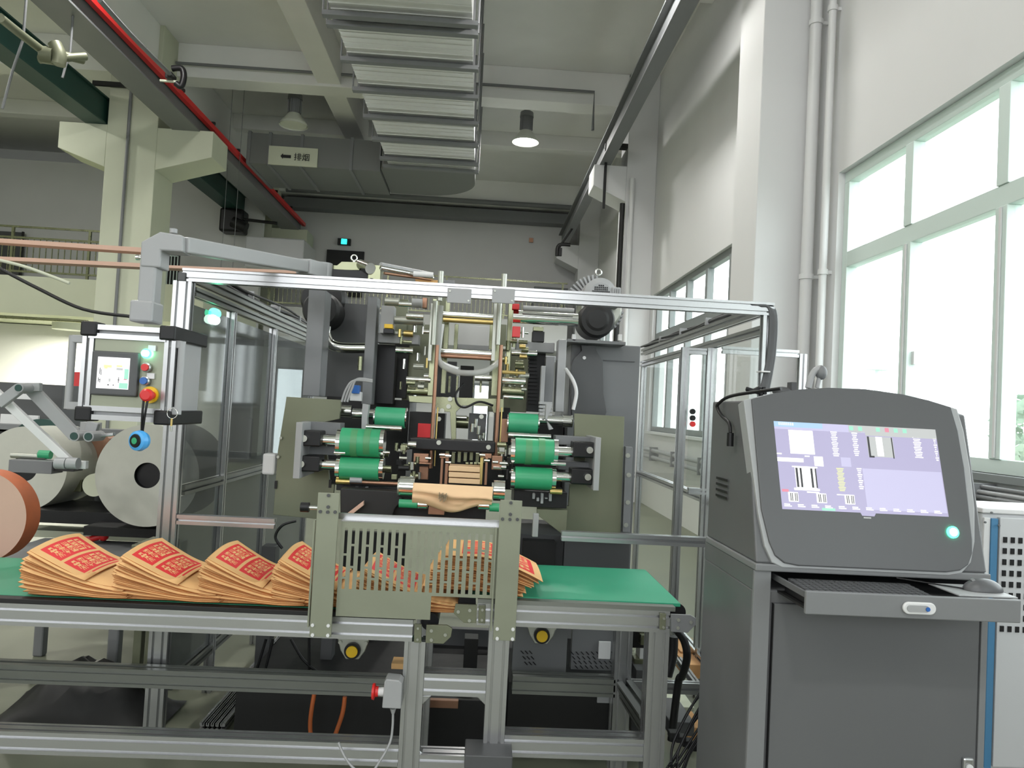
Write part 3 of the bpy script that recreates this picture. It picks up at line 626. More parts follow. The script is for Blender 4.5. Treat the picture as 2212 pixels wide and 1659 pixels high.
# chrome nip wheels, small green wheels
for x0, x1, y, r in ((864, 896, 1052, 23), (1066, 1090, 1060, 22)):
    c = hcyl('nip_wheel', 'chrome', g, x0, x1, y, r, 3.6, 36); hcyl('wheel_rim', 'steel', c, x0-4, x0-.5, y, r*.8, 3.6)
for x0, x1, y in ((862, 902, 1088), (1057, 1078, 1096)): HC('lower_wheel', 'greenrub', x0, x1, y, 9, 3.55)
for x0, x1, y in ((903, 922, 1090), (1034, 1056, 1092)): HC('wheel_hub', 'chrome', x0, x1, y, 9, 3.55); HC('wheel_axle', 'machined', x0-2, x1+2, y+3, 5, 3.56)
B('lower_plate', 'copper', 925, 960, 1094, 1112, 3.56, .1)
B('delivery_deck', 'black', 850, 1050, 1086, 1118, 3.66, .5)
# fan hood lower left
m = MB(); pts = [P(735, 1118, 3.6), P(845, 1122, 3.6), P(852, 1100, 3.6), P(870, 1080, 3.6), P(862, 1062, 3.6), P(735, 1055, 3.6)]
m.prism(pts, (0, .1, 0)).build('side_guard', 'black2', g, .004)
ppoly('angled_guide', 'pinkpaper', g, [(738, 1118), (785, 1082), (785, 1092), (752, 1118)], 3.55, .03)
ppoly('side_chute', 'olive', g, [(1160, 1112), (1160, 1100), (1226, 1102), (1222, 1156), (1212, 1152)], 3.8, .02)
B('bright_angle', 'lgrey', 1151, 1163, 1110, 1160, 3.5, .03)
# centre: two tall rods with belts
for x, y1 in ((951, 586), (1088, 592)):
    VC('square_upright', 'steel', x, y1, 650, 6, 4.1)
    B('machined_post', 'machined', x-22, x-8, 645, 855, 4.15, .1); B('machined_post', 'machined', x+6, x+16, 650, 850, 4.3, .08)
    B('guide_plate', 'steel', x-24, x-16, 655, 780, 4.05, .03)
for x, y0, y1 in ((938, 650, 1012), (1077, 655, 1000)):
    VC('tension_rod', 'steel', x, y0, 745, 5.5, 3.95); VC('belt_run', 'copper', x-1, 745, y1, 4.2, 3.95); VC('belt_edge', 'brass', x+4, 880, y1-5, 1.6, 3.93)
# cross shafts in the centre
for nm, m_, x0, x1, y, r, D in (('roller', 'chrome', 957, 1072, 683, 8, 4.25), ('roller', 'brass', 957, 1072, 694, 5, 4.22), ('roller', 'chrome', 950, 1070, 763, 8, 4.2), ('roller', 'copper', 950, 1070, 772, 4, 4.18),
    ('roller', 'chrome', 878, 915, 683, 7, 4.2), ('roller', 'steel', 830, 915, 692, 9, 4.25), ('roller', 'chrome', 855, 892, 757, 7, 4.2), ('roller', 'chrome', 1105, 1160, 763, 7, 4.25), ('roller', 'chrome', 878, 930, 820, 6, 4.15),
    ('roller', 'brass', 1085, 1135, 805, 4, 4.15), ('roller', 'chrome', 1085, 1135, 823, 8, 4.15), ('roller', 'machined', 1085, 1132, 845, 10, 4.15), ('roller', 'chrome', 1088, 1130, 858, 4, 4.1), ('roller', 'machined', 880, 932, 845, 9, 4.2),
    ('roller', 'chrome', 1026, 1075, 817, 7, 4.5), ('roller', 'machined', 975, 1012, 912, 13, 4.3), ('roller', 'chrome', 980, 1008, 902, 5, 4.25), ('feed_roller', 'chrome', 1108, 1248, 688, 14, 4.05), ('feed_roller', 'lgrey', 1130, 1240, 669, 6, 4.0),
    ('roller', 'lgrey', 890, 912, 655, 10, 4.0), ('roller', 'chrome', 862, 890, 657, 6, 4.0), ('roller', 'steel', 832, 862, 652, 9, 4.0), ('top_roller', 'white', 893, 936, 593, 6, 4.2)):
    HC(nm, m_, x0, x1, y, r, D)
# slanted roller top
MB().cyl(P(822, 575, 4.2), P(930, 596, 4.4), .022, 14).build('slanted_roller', 'lgrey', g); MB().cyl(P(822, 578, 4.1), P(935, 600, 4.3), .012, 10).build('slanted_rod', 'chrome', g)
MB().cyl(P(830, 590, 4.1), P(930, 604, 4.3), .008, 8).build('slanted_rod', 'copper', g)
ppoly('paper_fold', 'kraft', g, [(896, 603), (962, 606), (945, 622), (902, 618)], 4.3, .02)
HC('roller', 'ibeam', 958, 982, 612, 7, 4.3)
B('red_tag', 'red', 1107, 1122, 656, 668, 4.0, .05); B('red_guard', 'red', 1107, 1124, 705, 728, 4.0, .05); B('red_guard', 'copper', 912, 922, 643, 665, 4.05, .05)
B('white_cover', 'wall', 986, 1056, 703, 748, 5.1, .1); B('white_cover', 'lgrey', 984, 1060, 745, 756, 4.8, .2)
for x in (981, 1057): B('cover_post', 'machined', x, x+8, 700, 755, 4.7, .06)
ppoly('arched_frame', 'machined', g, [(882, 855), (1088, 862), (1088, 890), (1066, 892), (1062, 878), (1000, 876), (985, 890), (985, 950), (975, 950), (972, 890), (945, 888), (940, 872), (884, 868)], 4.12, .06)
bolts(g, [(955, 887), (1062, 896), (972, 862), (969, 878), (948, 905), (1040, 900)], 4.1, 5, 'steel')
# long clear hose
ptube('clear_hose', 'hose', g, [(952, 660, 4.0), (947, 720, 4.0), (948, 778, 3.98), (975, 800, 3.95), (1012, 806, 3.92), (1050, 801, 3.95), (1080, 780, 4.0)], .015, 12)
ptube('white_hose', 'white', g, [(956, 700, 4.02), (950, 745, 4.02), (950, 780, 4.0), (990, 798, 3.98)], .011, 10)
ptube('black_cable', 'black', g, [(1002, 829, 4.0), (985, 850, 3.98), (988, 872, 3.98), (1005, 880, 3.98), (1035, 868, 3.98), (1065, 876, 4.0)], .006, 8)
# dark mass behind the rollers
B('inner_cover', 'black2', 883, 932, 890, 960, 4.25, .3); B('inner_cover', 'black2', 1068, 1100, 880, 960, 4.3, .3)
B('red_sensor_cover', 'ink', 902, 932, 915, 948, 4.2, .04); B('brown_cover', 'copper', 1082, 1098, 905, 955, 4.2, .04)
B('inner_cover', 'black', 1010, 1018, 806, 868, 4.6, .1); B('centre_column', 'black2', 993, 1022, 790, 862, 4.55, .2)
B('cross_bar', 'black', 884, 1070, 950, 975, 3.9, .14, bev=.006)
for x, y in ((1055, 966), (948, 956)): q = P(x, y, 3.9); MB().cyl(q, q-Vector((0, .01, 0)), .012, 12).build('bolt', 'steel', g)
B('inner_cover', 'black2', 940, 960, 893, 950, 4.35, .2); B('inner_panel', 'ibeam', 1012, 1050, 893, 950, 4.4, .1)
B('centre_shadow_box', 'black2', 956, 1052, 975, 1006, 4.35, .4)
for i in range(7): B('valve_block', 'machined', 962+i*13, 970+i*13, 972+(i*5) % 9, 994+(i*7) % 9, 4.05+.02*i, .05)
for i, (x, y) in enumerate(((1020, 925), (1028, 915), (1034, 930), (1045, 945), (1036, 950))): VC('air_fitting', 'chrome', x, y-10, y+8, 4, 4.2)
for x0, x1, y0, y1, D, c_ in ((872, 935, 700, 870, 4.75, 'olive'), (1090, 1140, 760, 890, 4.7, 'olive'), (935, 985, 780, 870, 4.9, 'dgrey'), (1058, 1090, 700, 890, 4.9, 'olive'), (828, 880, 645, 720, 4.7, 'olive'), (940, 960, 640, 780, 4.8, 'olive'), (850, 880, 740, 860, 4.65, 'black2')):
    B('rear_frame_panel', c_, x0, x1, y0, y1, D, .06)
for i in range(5): B('rear_guide', 'machined', 968+i*17, 973+i*17, 812, 848, 4.6, .04)
B('inner_panel', 'black2', 888, 1085, 975, 1052, 4.3, .04)  # dark backing added to hide the bright floor behind
# copper-coloured forming block
for x0, x1, y0, y1, D, m_ in ((893, 925, 980, 998, 3.85, 'copper'), (905, 932, 1000, 1003, 3.8, 'copper'), (905, 925, 1008, 1036, 3.95, 'copper'), (951, 957, 985, 1046, 3.8, 'copper'), (961, 968, 985, 1046, 3.78, 'copper'),
                           (1036, 1043, 988, 1047, 3.78, 'brass'), (1047, 1053, 988, 1048, 3.8, 'copper'), (1040, 1062, 980, 990, 3.85, 'copper'), (1062, 1085, 985, 1015, 3.85, 'copper'), (950, 970, 980, 990, 3.76, 'copper'), (1065, 1083, 1008, 1013, 3.82, 'chrome')):
    B('forming_guide', m_, x0, x1, y0, y1, D, .05)
for x, y in ((955, 983), (968, 985), (968, 999), (1042, 983), (1052, 995), (925, 990), (1070, 998)): HC('roller_pin', 'chrome', x-6, x+6, y, 3, 3.76)
for i in range(4): HC('air_nozzle', 'machined', 1006+i*9, 1012+i*9, 1001, 3, 3.8)
# dense fittings between plates and centre
rf = random.Random(11)
for side, xa, xb in ((0, 826, 905), (1, 1080, 1112)):
    for i in range(26):
        x = rf.uniform(xa, xb); y = rf.uniform(960, 1030); D = rf.uniform(3.72, 3.95); r = rf.uniform(3, 7)
        c = rf.choice(['machined', 'machined', 'steel', 'chrome', 'black2'])
        q = rf.random()
        if q < .45: HC('fitting', c, x-rf.uniform(4, 14), x+rf.uniform(4, 10), y, r, D)
        elif q < .8: VC('fitting', c, x, y-rf.uniform(5, 14), y+rf.uniform(5, 12), r*.7, D)
        else: B('fitting', c, x-6, x+6, y-5, y+6, D, .04)
for side, xa, xb in ((0, 858, 932), (1, 1086, 1136)):
    for i in range(24):
        x = rf.uniform(xa, xb); y = rf.uniform(705, 860); D = rf.uniform(4.1, 4.3); r = rf.uniform(3, 7)
        c = rf.choice(['machined', 'machined', 'steel', 'chrome', 'brass'])
        if rf.random() < .5: HC('fitting', c, x-rf.uniform(5, 16), x+rf.uniform(5, 12), y, r, D)
        else: VC('fitting', c, x, y-rf.uniform(5, 16), y+rf.uniform(5, 14), r*.7, D)
for x0, x1, y0, y1 in ((828, 850, 700, 720), (1150, 1176, 706, 738)):
    B('solenoid_valve', 'black', x0, x1, y0+10, y1, 4.1, .06); B('valve_label', 'yellow' if x0 < 900 else 'machined', x0+2, x1-2, y0, y0+9, 4.1, .05)
# inner slanted bags stack
for i in range(3):
    x0, x1, z0, z1 = FR(969, 1037, 1008+i*13, 1019+i*13, 3.75)
    MB().box(x0, x1, 3.75, 3.9, z0, z1).build('folded_blank', 'kraft3', g, .003)
# dark backdrop cabinets of the machine, left and right
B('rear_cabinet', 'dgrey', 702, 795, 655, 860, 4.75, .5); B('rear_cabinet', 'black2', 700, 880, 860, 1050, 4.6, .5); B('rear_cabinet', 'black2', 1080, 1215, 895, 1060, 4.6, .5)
B('cover_panel', 'black', 803, 852, 744, 872, 4.45, .1); B('cover_panel', 'black2', 1141, 1176, 762, 890, 4.4, .1)
for i in range(14): B('cooling_fin', 'black2', 1141, 1160, 765+i*8, 769+i*8, 4.38, .02, bev=0)
B('steel_column', 'grey', 660, 697, 625, 856, 4.1, .16, bev=.004); B('steel_column', 'grey', 787, 809, 640, 874, 4.2, .12, bev=.004)
B('steel_column', 'lgrey', 1203, 1221, 733, 890, 4.2, .12, bev=.004)
B('cross_beam', 'lgrey', 815, 905, 721, 742, 4.3, .1, bev=.004); B('cross_beam', 'lgrey', 1114, 1198, 738, 760, 4.3, .1, bev=.004)
B('spindle_housing', 'lgrey', 822, 850, 660, 720, 4.2, .1)
# chrome elbow pipe left
ptube('exhaust_elbow', 'chrome', g, [(703, 705, 4.35), (703, 722, 4.35), (714, 743, 4.35), (740, 751, 4.35), (800, 752, 4.35)], .030, 18)
# hoses left, blue connector
for dx in (0, 6, 12): ptube('air_tube', 'lgrey', g, [(738+dx, 868, 3.9), (748+dx, 840, 3.9), (765+dx*.6, 822-dx*.3, 3.9), (805, 825-dx*.3, 3.9)], .006, 6)
B('blue_connector', 'blue', 760, 776, 832, 850, 4.0, .05); B('grey_connector', 'white', 756, 780, 846, 866, 4.02, .05)
VC('coil_spring', 'machined', 778, 770, 800, 5, 4.15)
# right: hose arc, grey actuator
ptube('air_tube', 'white', g, [(1222, 797, 4.15), (1238, 822, 4.1), (1245, 850, 4.1), (1238, 885, 4.1)], .010, 8)
B('actuator_rod', 'lgrey', 1168, 1177, 790, 870, 4.15, .06); B('actuator', 'grey', 1177, 1196, 770, 880, 4.2, .08)
for i in range(4): B('actuator_block', 'lgrey', 1165, 1193, 868+i*8, 874+i*8, 4.05, .06)
# left top: gearbox with eyebolt
B('gearbox_base', 'black', 705, 804, 583, 603, 4.15, .3)
ppoly('gearbox_cover', 'machined', g, [(703, 583), (705, 572), (728, 573), (738, 565), (775, 566), (802, 574), (804, 584)], 4.17, .2)
q = P(765, 557, 4.25); o = MB().torus(q, (0, 1, 0), .016, .0045).cyl(q-Vector((0, 0, .02)), q-Vector((0, 0, .05)), .008, 10); o.build('eyebolt', 'chrome', g)
MB().cyl(P(778, 572, 4.2), P(800, 580, 4.1), .03, 20).build('oil_cap', 'chrome', g)
B('gearbox_bracket', 'machined', 795, 822, 572, 610, 4.12, .1); B('gearbox_bracket', 'steel', 798, 806, 600, 620, 4.12, .05)
for i in range(6): VC('bolt', 'black2', 722+i*7, 602, 612, 2, 4.2)
# left blower behind
def blower(cx, cy, D, lab, black=False):
    t = thing('blower', lab, 'blower', P(cx, cy+45, D)); k = D/FPX
    c = P(cx, cy, D)
    MB().lathe(c, (0, 1, 0), [(-.02, 0), (-.02, 20*k), (-.012, 26*k), (-.012, 35*k), (.02, 40*k), (.2, 40*k)], 40).build('inlet_disc', 'black2', t)
    vc = P(cx+6, cy-22, D+.2)
    MB().lathe(vc, (0, 1, 0), [(-.04, 0), (-.04, 44*k), (.0, 50*k), (.10, 50*k), (.14, 40*k), (.14, 0)], 40).build('volute', 'steel' if not black else 'black2', t)
    if black: return t
    for j in range(20):
        a = math.radians(92+j*8) if j < 11 else math.radians(-75+(j-12)*10); v = Vector((math.cos(a), 0, math.sin(a))); u = Vector((v.z, 0, -v.x)); ro = (73 if j < 11 else 55)*k; vf = vc+Vector((-8*k, 0, 6*k)) if j < 11 else vc
        MB().prism([vf+v*(46*k)-u*(2.2*k), vf+v*ro-u*(2.2*k), vf+v*ro+u*(2.2*k), vf+v*(46*k)+u*(2.2*k)], (0, .1, 0)).build('cooling_fin', 'lgrey', t)
    m = P(cx+8, cy-56, D+.02); 
    MB().lathe(m, (0, 1, 0), [(0, 0), (0, 24*k), (.01, 30*k), (.02, 36*k), (.2, 38*k)], 32).build('motor', 'lgrey', t)
    mb = MB()
    for a in range(-4, 5):
        for b in range(-4, 5):
            if a*a+b*b < 19: mb.box(m.x+a*4.4*k-1.5*k, m.x+a*4.4*k+1.5*k, m.y-.003, m.y, m.z+b*4.4*k-1.5*k, m.z+b*4.4*k+1.5*k)
    mb.build('fan_grille', 'black', t, kind='stuff')
    MB().box(m.x+24*k, m.x+44*k, m.y+.0, m.y+.14, m.z-26*k, m.z+16*k).build('terminal_box', 'lgrey', t, .006)
    for j in range(4): MB().box(m.x+(26+j*4.6)*k, m.x+(28+j*4.6)*k, m.y-.008, m.y, m.z-22*k, m.z+12*k).build('box_rib', 'lgrey', t)
    return t
b = blower(1290, 690, 4.45, 'grey ribbed side-channel blower with black inlet disc, right on the machine')
MB().torus(P(1293, 588, 4.6), (0, 1, 0), .018, .005).build('lifting_eye', 'chrome', b)
pbox('mount_plate', 'grey', b, 1225, 1352, 735, 742, 4.35, .5); 
for x in (1240, 1340): pbox('mount_bolt', 'white', b, x-4, x+4, 722, 736, 4.35, .03)
blower(692, 668, 4.55, 'black side-channel blower behind the left steel column', True)
# right cabinet of the machine
c = thing('side_cabinet', 'tall grey machine cabinet under the right blower', 'cabinet', P(1300, 1230, 4.5))
x0, x1, z0, z1 = FR(1222, 1373, 743, 1225, 4.5); MB().box(x0, x1, 4.5, 5.3, GZ, z1).build('cabinet_body', 'grey', c, .006)
ppoly('hood_plate', 'dgrey', c, [(1256, 745), (1286, 746), (1287, 755), (1302, 782), (1304, 850), (1310, 890), (1305, 905), (1236, 902), (1234, 850), (1234, 790), (1240, 775), (1257, 757)], 4.44, .05)
q = P(1262, 773, 4.44); MB().cyl(q, q-Vector((0, .006, 0)), .010, 12).build('bolt', 'white', c)
pbox('panel_seam', 'dgrey', c, 1303, 1371, 779, 781, 4.495, .004, 0)
# white box at left (socket) and machine lower parts
pbox('socket_box', 'white', None, 566, 594, 980, 1026, 3.98, .08, .01, label='small white socket box left of the left side plate', cat='box')
B('lower_cabinet', 'dgrey', 1115, 1218, 1155, 1240, 4.3, .6); B('lower_cabinet', 'dgrey', 1218, 1360, 1160, 1240, 4.25, .2); B('lower_cabinet', 'black2', 1130, 1200, 1170, 1222, 4.2, .1)
B('bottom_panel', 'grey', 1108, 1225, 1340, 1452, 3.75, .04); B('bottom_panel', 'grey', 1235, 1340, 1340, 1448, 3.8, .04)
mb = MB()
for r in range(4):
    for cidx in range(9):
        x = 1232+cidx*11+r*3; y = 1408+r*10
        if x < 1325: a = P(x, y, 3.795); mb.prism([a, a+Vector((.006, 0, 0)), a+Vector((.020, 0, -.014)), a+Vector((.014, 0, -.014))], (0, .004, 0))
for r in range(3):
    for cidx in range(3): a = P(1124+cidx*9+r*4, 1406+r*12, 3.745); mb.prism([a, a+Vector((.006, 0, 0)), a+Vector((.020, 0, -.014)), a+Vector((.014, 0, -.014))], (0, .004, 0))
mb.build('vent_slits', 'black', g, kind='stuff')
B('paper_label', 'white', 1293, 1319, 1386, 1424, 3.78, .01); B('paper_label', 'lgrey', 1290, 1316, 1500, 1519, 3.65, .01)
B('base_frame', 'black2', 1095, 1345, 1478, 1640, 3.7, .75); B('base_frame', 'black2', 505, 868, 1492, 1640, 3.75, 1.2); B('base_frame', 'black2', 905, 1062, 1512, 1645, 3.75, 1.2)
B('frame_leg', 'dgrey', 555, 585, 1180, 1500, 4.4, .1); B('frame_leg', 'dgrey', 690, 715, 1380, 1500, 4.2, .1); B('frame_leg', 'black2', 1000, 1030, 1380, 1510, 4.1, .1); B('inner_panel', 'black2', 730, 870, 1150, 1500, 4.9, .05); B('inner_panel', 'dgrey', 930, 1110, 1360, 1500, 4.6, .05)
for x, y, D in ((762, 1404, 3.5), (1170, 1371, 3.5)):
    t = thing('bearing', 'pillow bearing with yellow cap under the %s conveyor' % ('left' if x < 900 else 'right'), 'bearing', P(x, y+20, D)); q = P(x, y, D)
    k = D/FPX; MB().prism([q+Vector((a*k, .0, b_*k)) for a, b_ in ((-34, 24), (34, 24), (26, -2), (14, -20), (-14, -20), (-26, -2))], (0, .03, 0)).build('housing', 'steel', t, .004)
    MB().cyl(q, q-Vector((0, .02, 0)), 17*k, 28).build('outer_ring', 'black', t); MB().cyl(q-Vector((0, .02, 0)), q-Vector((0, .03, 0)), 12*k, 24).build('cap', 'yellow', t, label='yellow plastic cap')
    for a in (-27, 27): MB().cyl(q+Vector((a*k, 0, 16*k)), q+Vector((a*k, -.01, 16*k)), 4*k, 10).build('bolt', 'steel', t)
B('kraft_scrap', 'kraft', 845, 880, 1434, 1446, 3.6, .1); B('copper_bar', 'copper', 925, 990, 1513, 1530, 3.72, .03)
for pts in ([(680, 1492, 3.6), (672, 1540, 3.6), (670, 1575, 3.6), (675, 1606, 3.6)], [(745, 1505, 3.6), (740, 1540, 3.6), (725, 1585, 3.6), (718, 1602, 3.6)]):
    ptube('hose', 'orange', g, pts, .010, 8)
for pts in ([(628, 1380, 3.9), (655, 1425, 3.9), (690, 1455, 3.9)], [(668, 1375, 3.9), (668, 1450, 3.9)], [(610, 1185, 3.7), (595, 1160, 3.7), (610, 1135, 3.7), (640, 1125, 3.7)], [(590, 1380, 3.9), (560, 1500, 3.9)], [(575, 1380, 3.9), (545, 1480, 3.9)]):
    ptube('cable', 'black', g, pts, .007, 6)
# emerging bag with a wavy lower edge
mb = MB(); n = 44; nr = 12; vs = []
for i in range(n+1):
    u = i/n; x = 893+u*172; yt = 1043+u*9; yb = 1086+19*math.exp(-((u-.5)/.26)**2)+u*4
    for j in range(nr+1):
        v = j/nr; c1_ = .36+.30*u-.12*math.sin(u*PI); c2_ = .80-.5*abs(u-.6)
        d_ = -.028*math.sin(v*PI)-.016*math.exp(-((v-c1_)/.10)**2)*math.sin(min(1, u*1.6)*PI/2)+.016*math.exp(-((v-c1_-.16)/.08)**2)+.012*math.exp(-((v-c2_)/.07)**2)*math.sin(u*PI)
        vs.append(P(x-3*v, yt+(yb-yt)*v, 3.535)+Vector((0, d_, 0)))
m_ = nr+1; N = len(vs); vs2 = [p+Vector((0, .012, 0)) for p in vs]; fs = []
for i in range(n):
    for j in range(nr): a = i*m_+j; fs.append([a, a+1, a+m_+1, a+m_]); fs.append([N+a, N+a+m_, N+a+m_+1, N+a+1])
    fs.append([i*m_, i*m_+m_, N+i*m_+m_, N+i*m_]); e0 = i*m_+nr; fs.append([e0, N+e0, N+e0+m_, e0+m_])
for j in range(nr): fs.append([j, N+j, N+j+1, j+1]); a = n*m_+j; fs.append([a, a+1, N+a+1, N+a])
mb.add(vs+vs2, fs, 0, True)
bg_ = mb.build('paper_bag', 'kraft3', label='buckled kraft paper bag leaving the machine between two chrome wheels', cat='paper bag')
m2 = MB()
for i in range(7):
    a = P(948+i*2.6, 1064+(i*5) % 7, 3.48); m2.box(a.x, a.x+.003, 3.478, 3.50, a.z-.03, a.z)
    m2.box(a.x, a.x+.008, 3.478, 3.50, a.z-.012, a.z-.010)
m2.build('printed_mark', 'inkg', bg_)

# ================================================================ CONVEYORS
CD = 2.9
def prof_rail(t, x0, x1, y, z, w, h, na, nb, name='side_beam', m='alu'): return MB().profile((x0, y, z), (x1, y, z), (0, 1, 0), w, h, na, nb).build(name, m, t)
# conveyor 1 (left, lower)
Z1 = P(300, 1304, CD).z; X1R = P(955, 1365, CD).x
c1 = thing('belt_conveyor', 'long lower aluminium belt conveyor carrying the kraft bag piles', 'conveyor', (-1.3, 3.2, 0))
XA = -2.6; CBK = 3.62
zb = P(480, 1346, CD).z
prof_rail(c1, XA, X1R-.11, CD+.02, zb, .04, .08, 1, 2); prof_rail(c1, XA, X1R-.11, CBK-.02, zb, .04, .08, 1, 2)
MB().box(XA, X1R-.06, CD+.045, CBK-.045, Z1-.012, Z1).build('belt', 'belt', c1)
MB().box(XA, X1R-.1, CD, CD+.045, zb+.04, Z1-.001).build('edge_strip', 'black2', c1, .002)  # black tone stands in for the shadow strip in front of the bags
MB().cyl((X1R-.05, CD+.05, Z1-.035), (X1R-.05, CBK-.05, Z1-.035), .034, 24).build('end_roller', 'black', c1)
def end_plate(t, pts, D, bl, m='olive'): o = ppoly('end_plate', m, t, pts, D, .012); bolts(t, bl, D, 3.6); return o
end_plate(c1, [(921, 1350), (966, 1351), (977, 1358), (974, 1376), (958, 1391), (919, 1389)], CD-.015, [(932, 1362), (932, 1382), (962, 1371)])
ppoly('joint_plate', 'olive', c1, [(895, 1348), (911, 1349), (910, 1389), (894, 1388)], CD-.013, .01); bolts(c1, [(903, 1357), (902, 1381)], CD-.013, 2.6)
zlow = P(440, 1620, CD).z
PXl = P(889, 1520, CD).x; PXr = P(1071, 1520, CD).x
def leg(t, x, y, z1, w=.078, d=.08, z0=GZ): MB().profile((x, y, z0), (x, y, z1), (1, 0, 0), w, d, 2, 2).build('leg', 'alu', t)
leg(c1, PXl, CD+.045, zb-.041); leg(c1, XA+.1, CD+.045, zb-.041); leg(c1, PXl, CBK-.045, zb-.041)
prof_rail(c1, XA+.15, PXl-.04, CD+.045, zlow, .08, .08, 2, 2, 'lower_beam')
zm = P(440, 1457, CBK).z
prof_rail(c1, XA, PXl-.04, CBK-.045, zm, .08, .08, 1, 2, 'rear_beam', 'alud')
# conveyor 2 (right, upper)
Z2 = P(1350, 1305, CD).z; X2L = P(990, 1325, CD).x; X2R = P(1492, 1345, CD).x
c2 = thing('belt_conveyor', 'upper aluminium belt conveyor with empty green belt, left of the console', 'conveyor', (.5, 3.2, 0))
zb2 = P(1250, 1336, CD).z; XP2 = P(1419, 1500, CD).x
prof_rail(c2, X2L+.07, X2R-.08, CD+.02, zb2, .04, .08, 1, 2); prof_rail(c2, X2L+.07, X2R-.08, CBK-.02, zb2, .04, .08, 1, 2)
MB().box(X2L+.04, X2R-.03, CD+.045, CBK-.045, Z2-.012, Z2).build('belt', 'belt', c2)
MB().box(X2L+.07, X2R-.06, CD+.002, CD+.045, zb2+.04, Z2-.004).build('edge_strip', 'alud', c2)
for x in (X2L+.03, X2R-.04): MB().cyl((x, CD+.05, Z2-.035), (x, CBK-.05, Z2-.035), .034, 24).build('end_roller', 'black', c2)
end_plate(c2, [(984, 1305), (1030, 1307), (1028, 1346), (1002, 1346), (980, 1325)], CD-.015, [(990, 1321), (1015, 1318), (1014, 1340)])
ppoly('joint_plate', 'olive', c2, [(1034, 1308), (1049, 1308), (1048, 1347), (1033, 1346)], CD-.014, .01); bolts(c2, [(1042, 1317), (1041, 1339)], CD-.014, 2.8)
end_plate(c2, [(1450, 1327), (1492, 1329), (1504, 1336), (1503, 1350), (1486, 1367), (1450, 1365)], CD-.015, [(1465, 1339), (1464, 1356), (1492, 1344)], 'grey')
ppoly('joint_plate', 'olive', c2, [(1426, 1325), (1439, 1326), (1438, 1361), (1425, 1360)], CD-.014, .01); bolts(c2, [(1434, 1336), (1433, 1355)], CD-.014, 2.6)
leg(c2, PXr, CD+.045, zb2-.041, .078); leg(c2, XP2, CD+.045, zb2-.041)
zl2 = P(1245, 1618, CD).z
prof_rail(c2, PXr+.04, XP2-.04, CD+.045, zl2, .08, .08, 2, 2, 'lower_beam')
zmc = P(985, 1482, CD).z
prof_rail(c2, PXl+.04, PXr-.04, CD+.045, zmc, .08, .08, 2, 2, 'tie_beam')
zbc = P(970, 1658, CD).z; prof_rail(c2, PXl+.04, PXr-.04, CD+.045, zbc, .08, .08, 2, 2, 'tie_beam')
def gusset(t, pts): ppoly('gusset', 'alu', t, pts, CD+.02, .04)
gusset(c2, [(908, 1503), (932, 1503), (907, 1527)]); gusset(c2, [(1030, 1505), (1057, 1506), (1055, 1530)]); gusset(c2, [(903, 1618), (928, 1643), (901, 1643)]); gusset(c2, [(1050, 1622), (1049, 1644), (1022, 1643)])
# rear legs, side beams of conveyor 2
X2b = P(1338, 1400, CBK).x
zmr = P(1220, 1470, CBK).z
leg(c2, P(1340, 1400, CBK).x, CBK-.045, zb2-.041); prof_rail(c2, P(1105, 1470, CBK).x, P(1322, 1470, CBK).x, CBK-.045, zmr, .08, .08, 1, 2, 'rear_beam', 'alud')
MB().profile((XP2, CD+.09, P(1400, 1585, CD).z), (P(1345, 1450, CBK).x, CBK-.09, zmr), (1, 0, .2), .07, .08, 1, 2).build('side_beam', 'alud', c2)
pbox('foot_block', 'dgrey', c2, 1003, 1107, 1633, 1662, CD-.1, .14, .004)
# ---- guard
t = thing('slotted_guard', 'slotted steel guard plate held by two flat uprights in front of the bags', 'guard', P(890, 1380, 2.78))
GD = 2.84
def T(x, y): return x, y
px0, px1 = 731, 1078
def gy(x, y): return y+(x-730)*0.047       # rows follow the plate's own horizontals
mb = MB()
X0 = P(px0, 1230, GD).x; X1 = P(px1, 1240, GD).x; ZA = P(900, 1133, GD).z; ZB = P(900, 1283, GD).z; s1 = P(900, 1147, GD).z; s2 = P(900, 1279, GD).z
NC = 21; pit = (X1-X0-.03)/NC; sw = pit*.42
mb.box(X0, X1, GD, GD+.002, s1, ZA); 
XS = P(931, 1300, GD).x; ZL = P(830, 1335, GD).z
mb.box(X0, X1, GD, GD+.002, s2-.012, s2)
mb.box(X0, XS, GD, GD+.002, ZL, s2-.012)
for i in range(NC+1):
    a = X0 if i == 0 else X0+.015+i*pit-(pit-sw)+sw*0; b_ = X0+.015+i*pit if i < NC else X1
    mb.box(a, b_, GD, GD+.002, s2, s1)
hh = s1-s2
for i in range(NC):
    a = X0+.015+i*pit; b_ = a+sw
    for f in ((.26, .62) if i % 2 else (.42, .80)): mb.box(a, b_, GD, GD+.002, s1-hh*f-.008, s1-hh*f)
mb.build('slotted_plate', 'plate', t)
MB().box(X0, X1, GD-.002, GD+.05, ZA, ZA+.004).build('top_flange', 'alu', t)
MB().box(X0-.02, X1+.02, GD+.05, GD+.06, ZA+.0, ZA+.022).build('back_strip', 'alu', t)
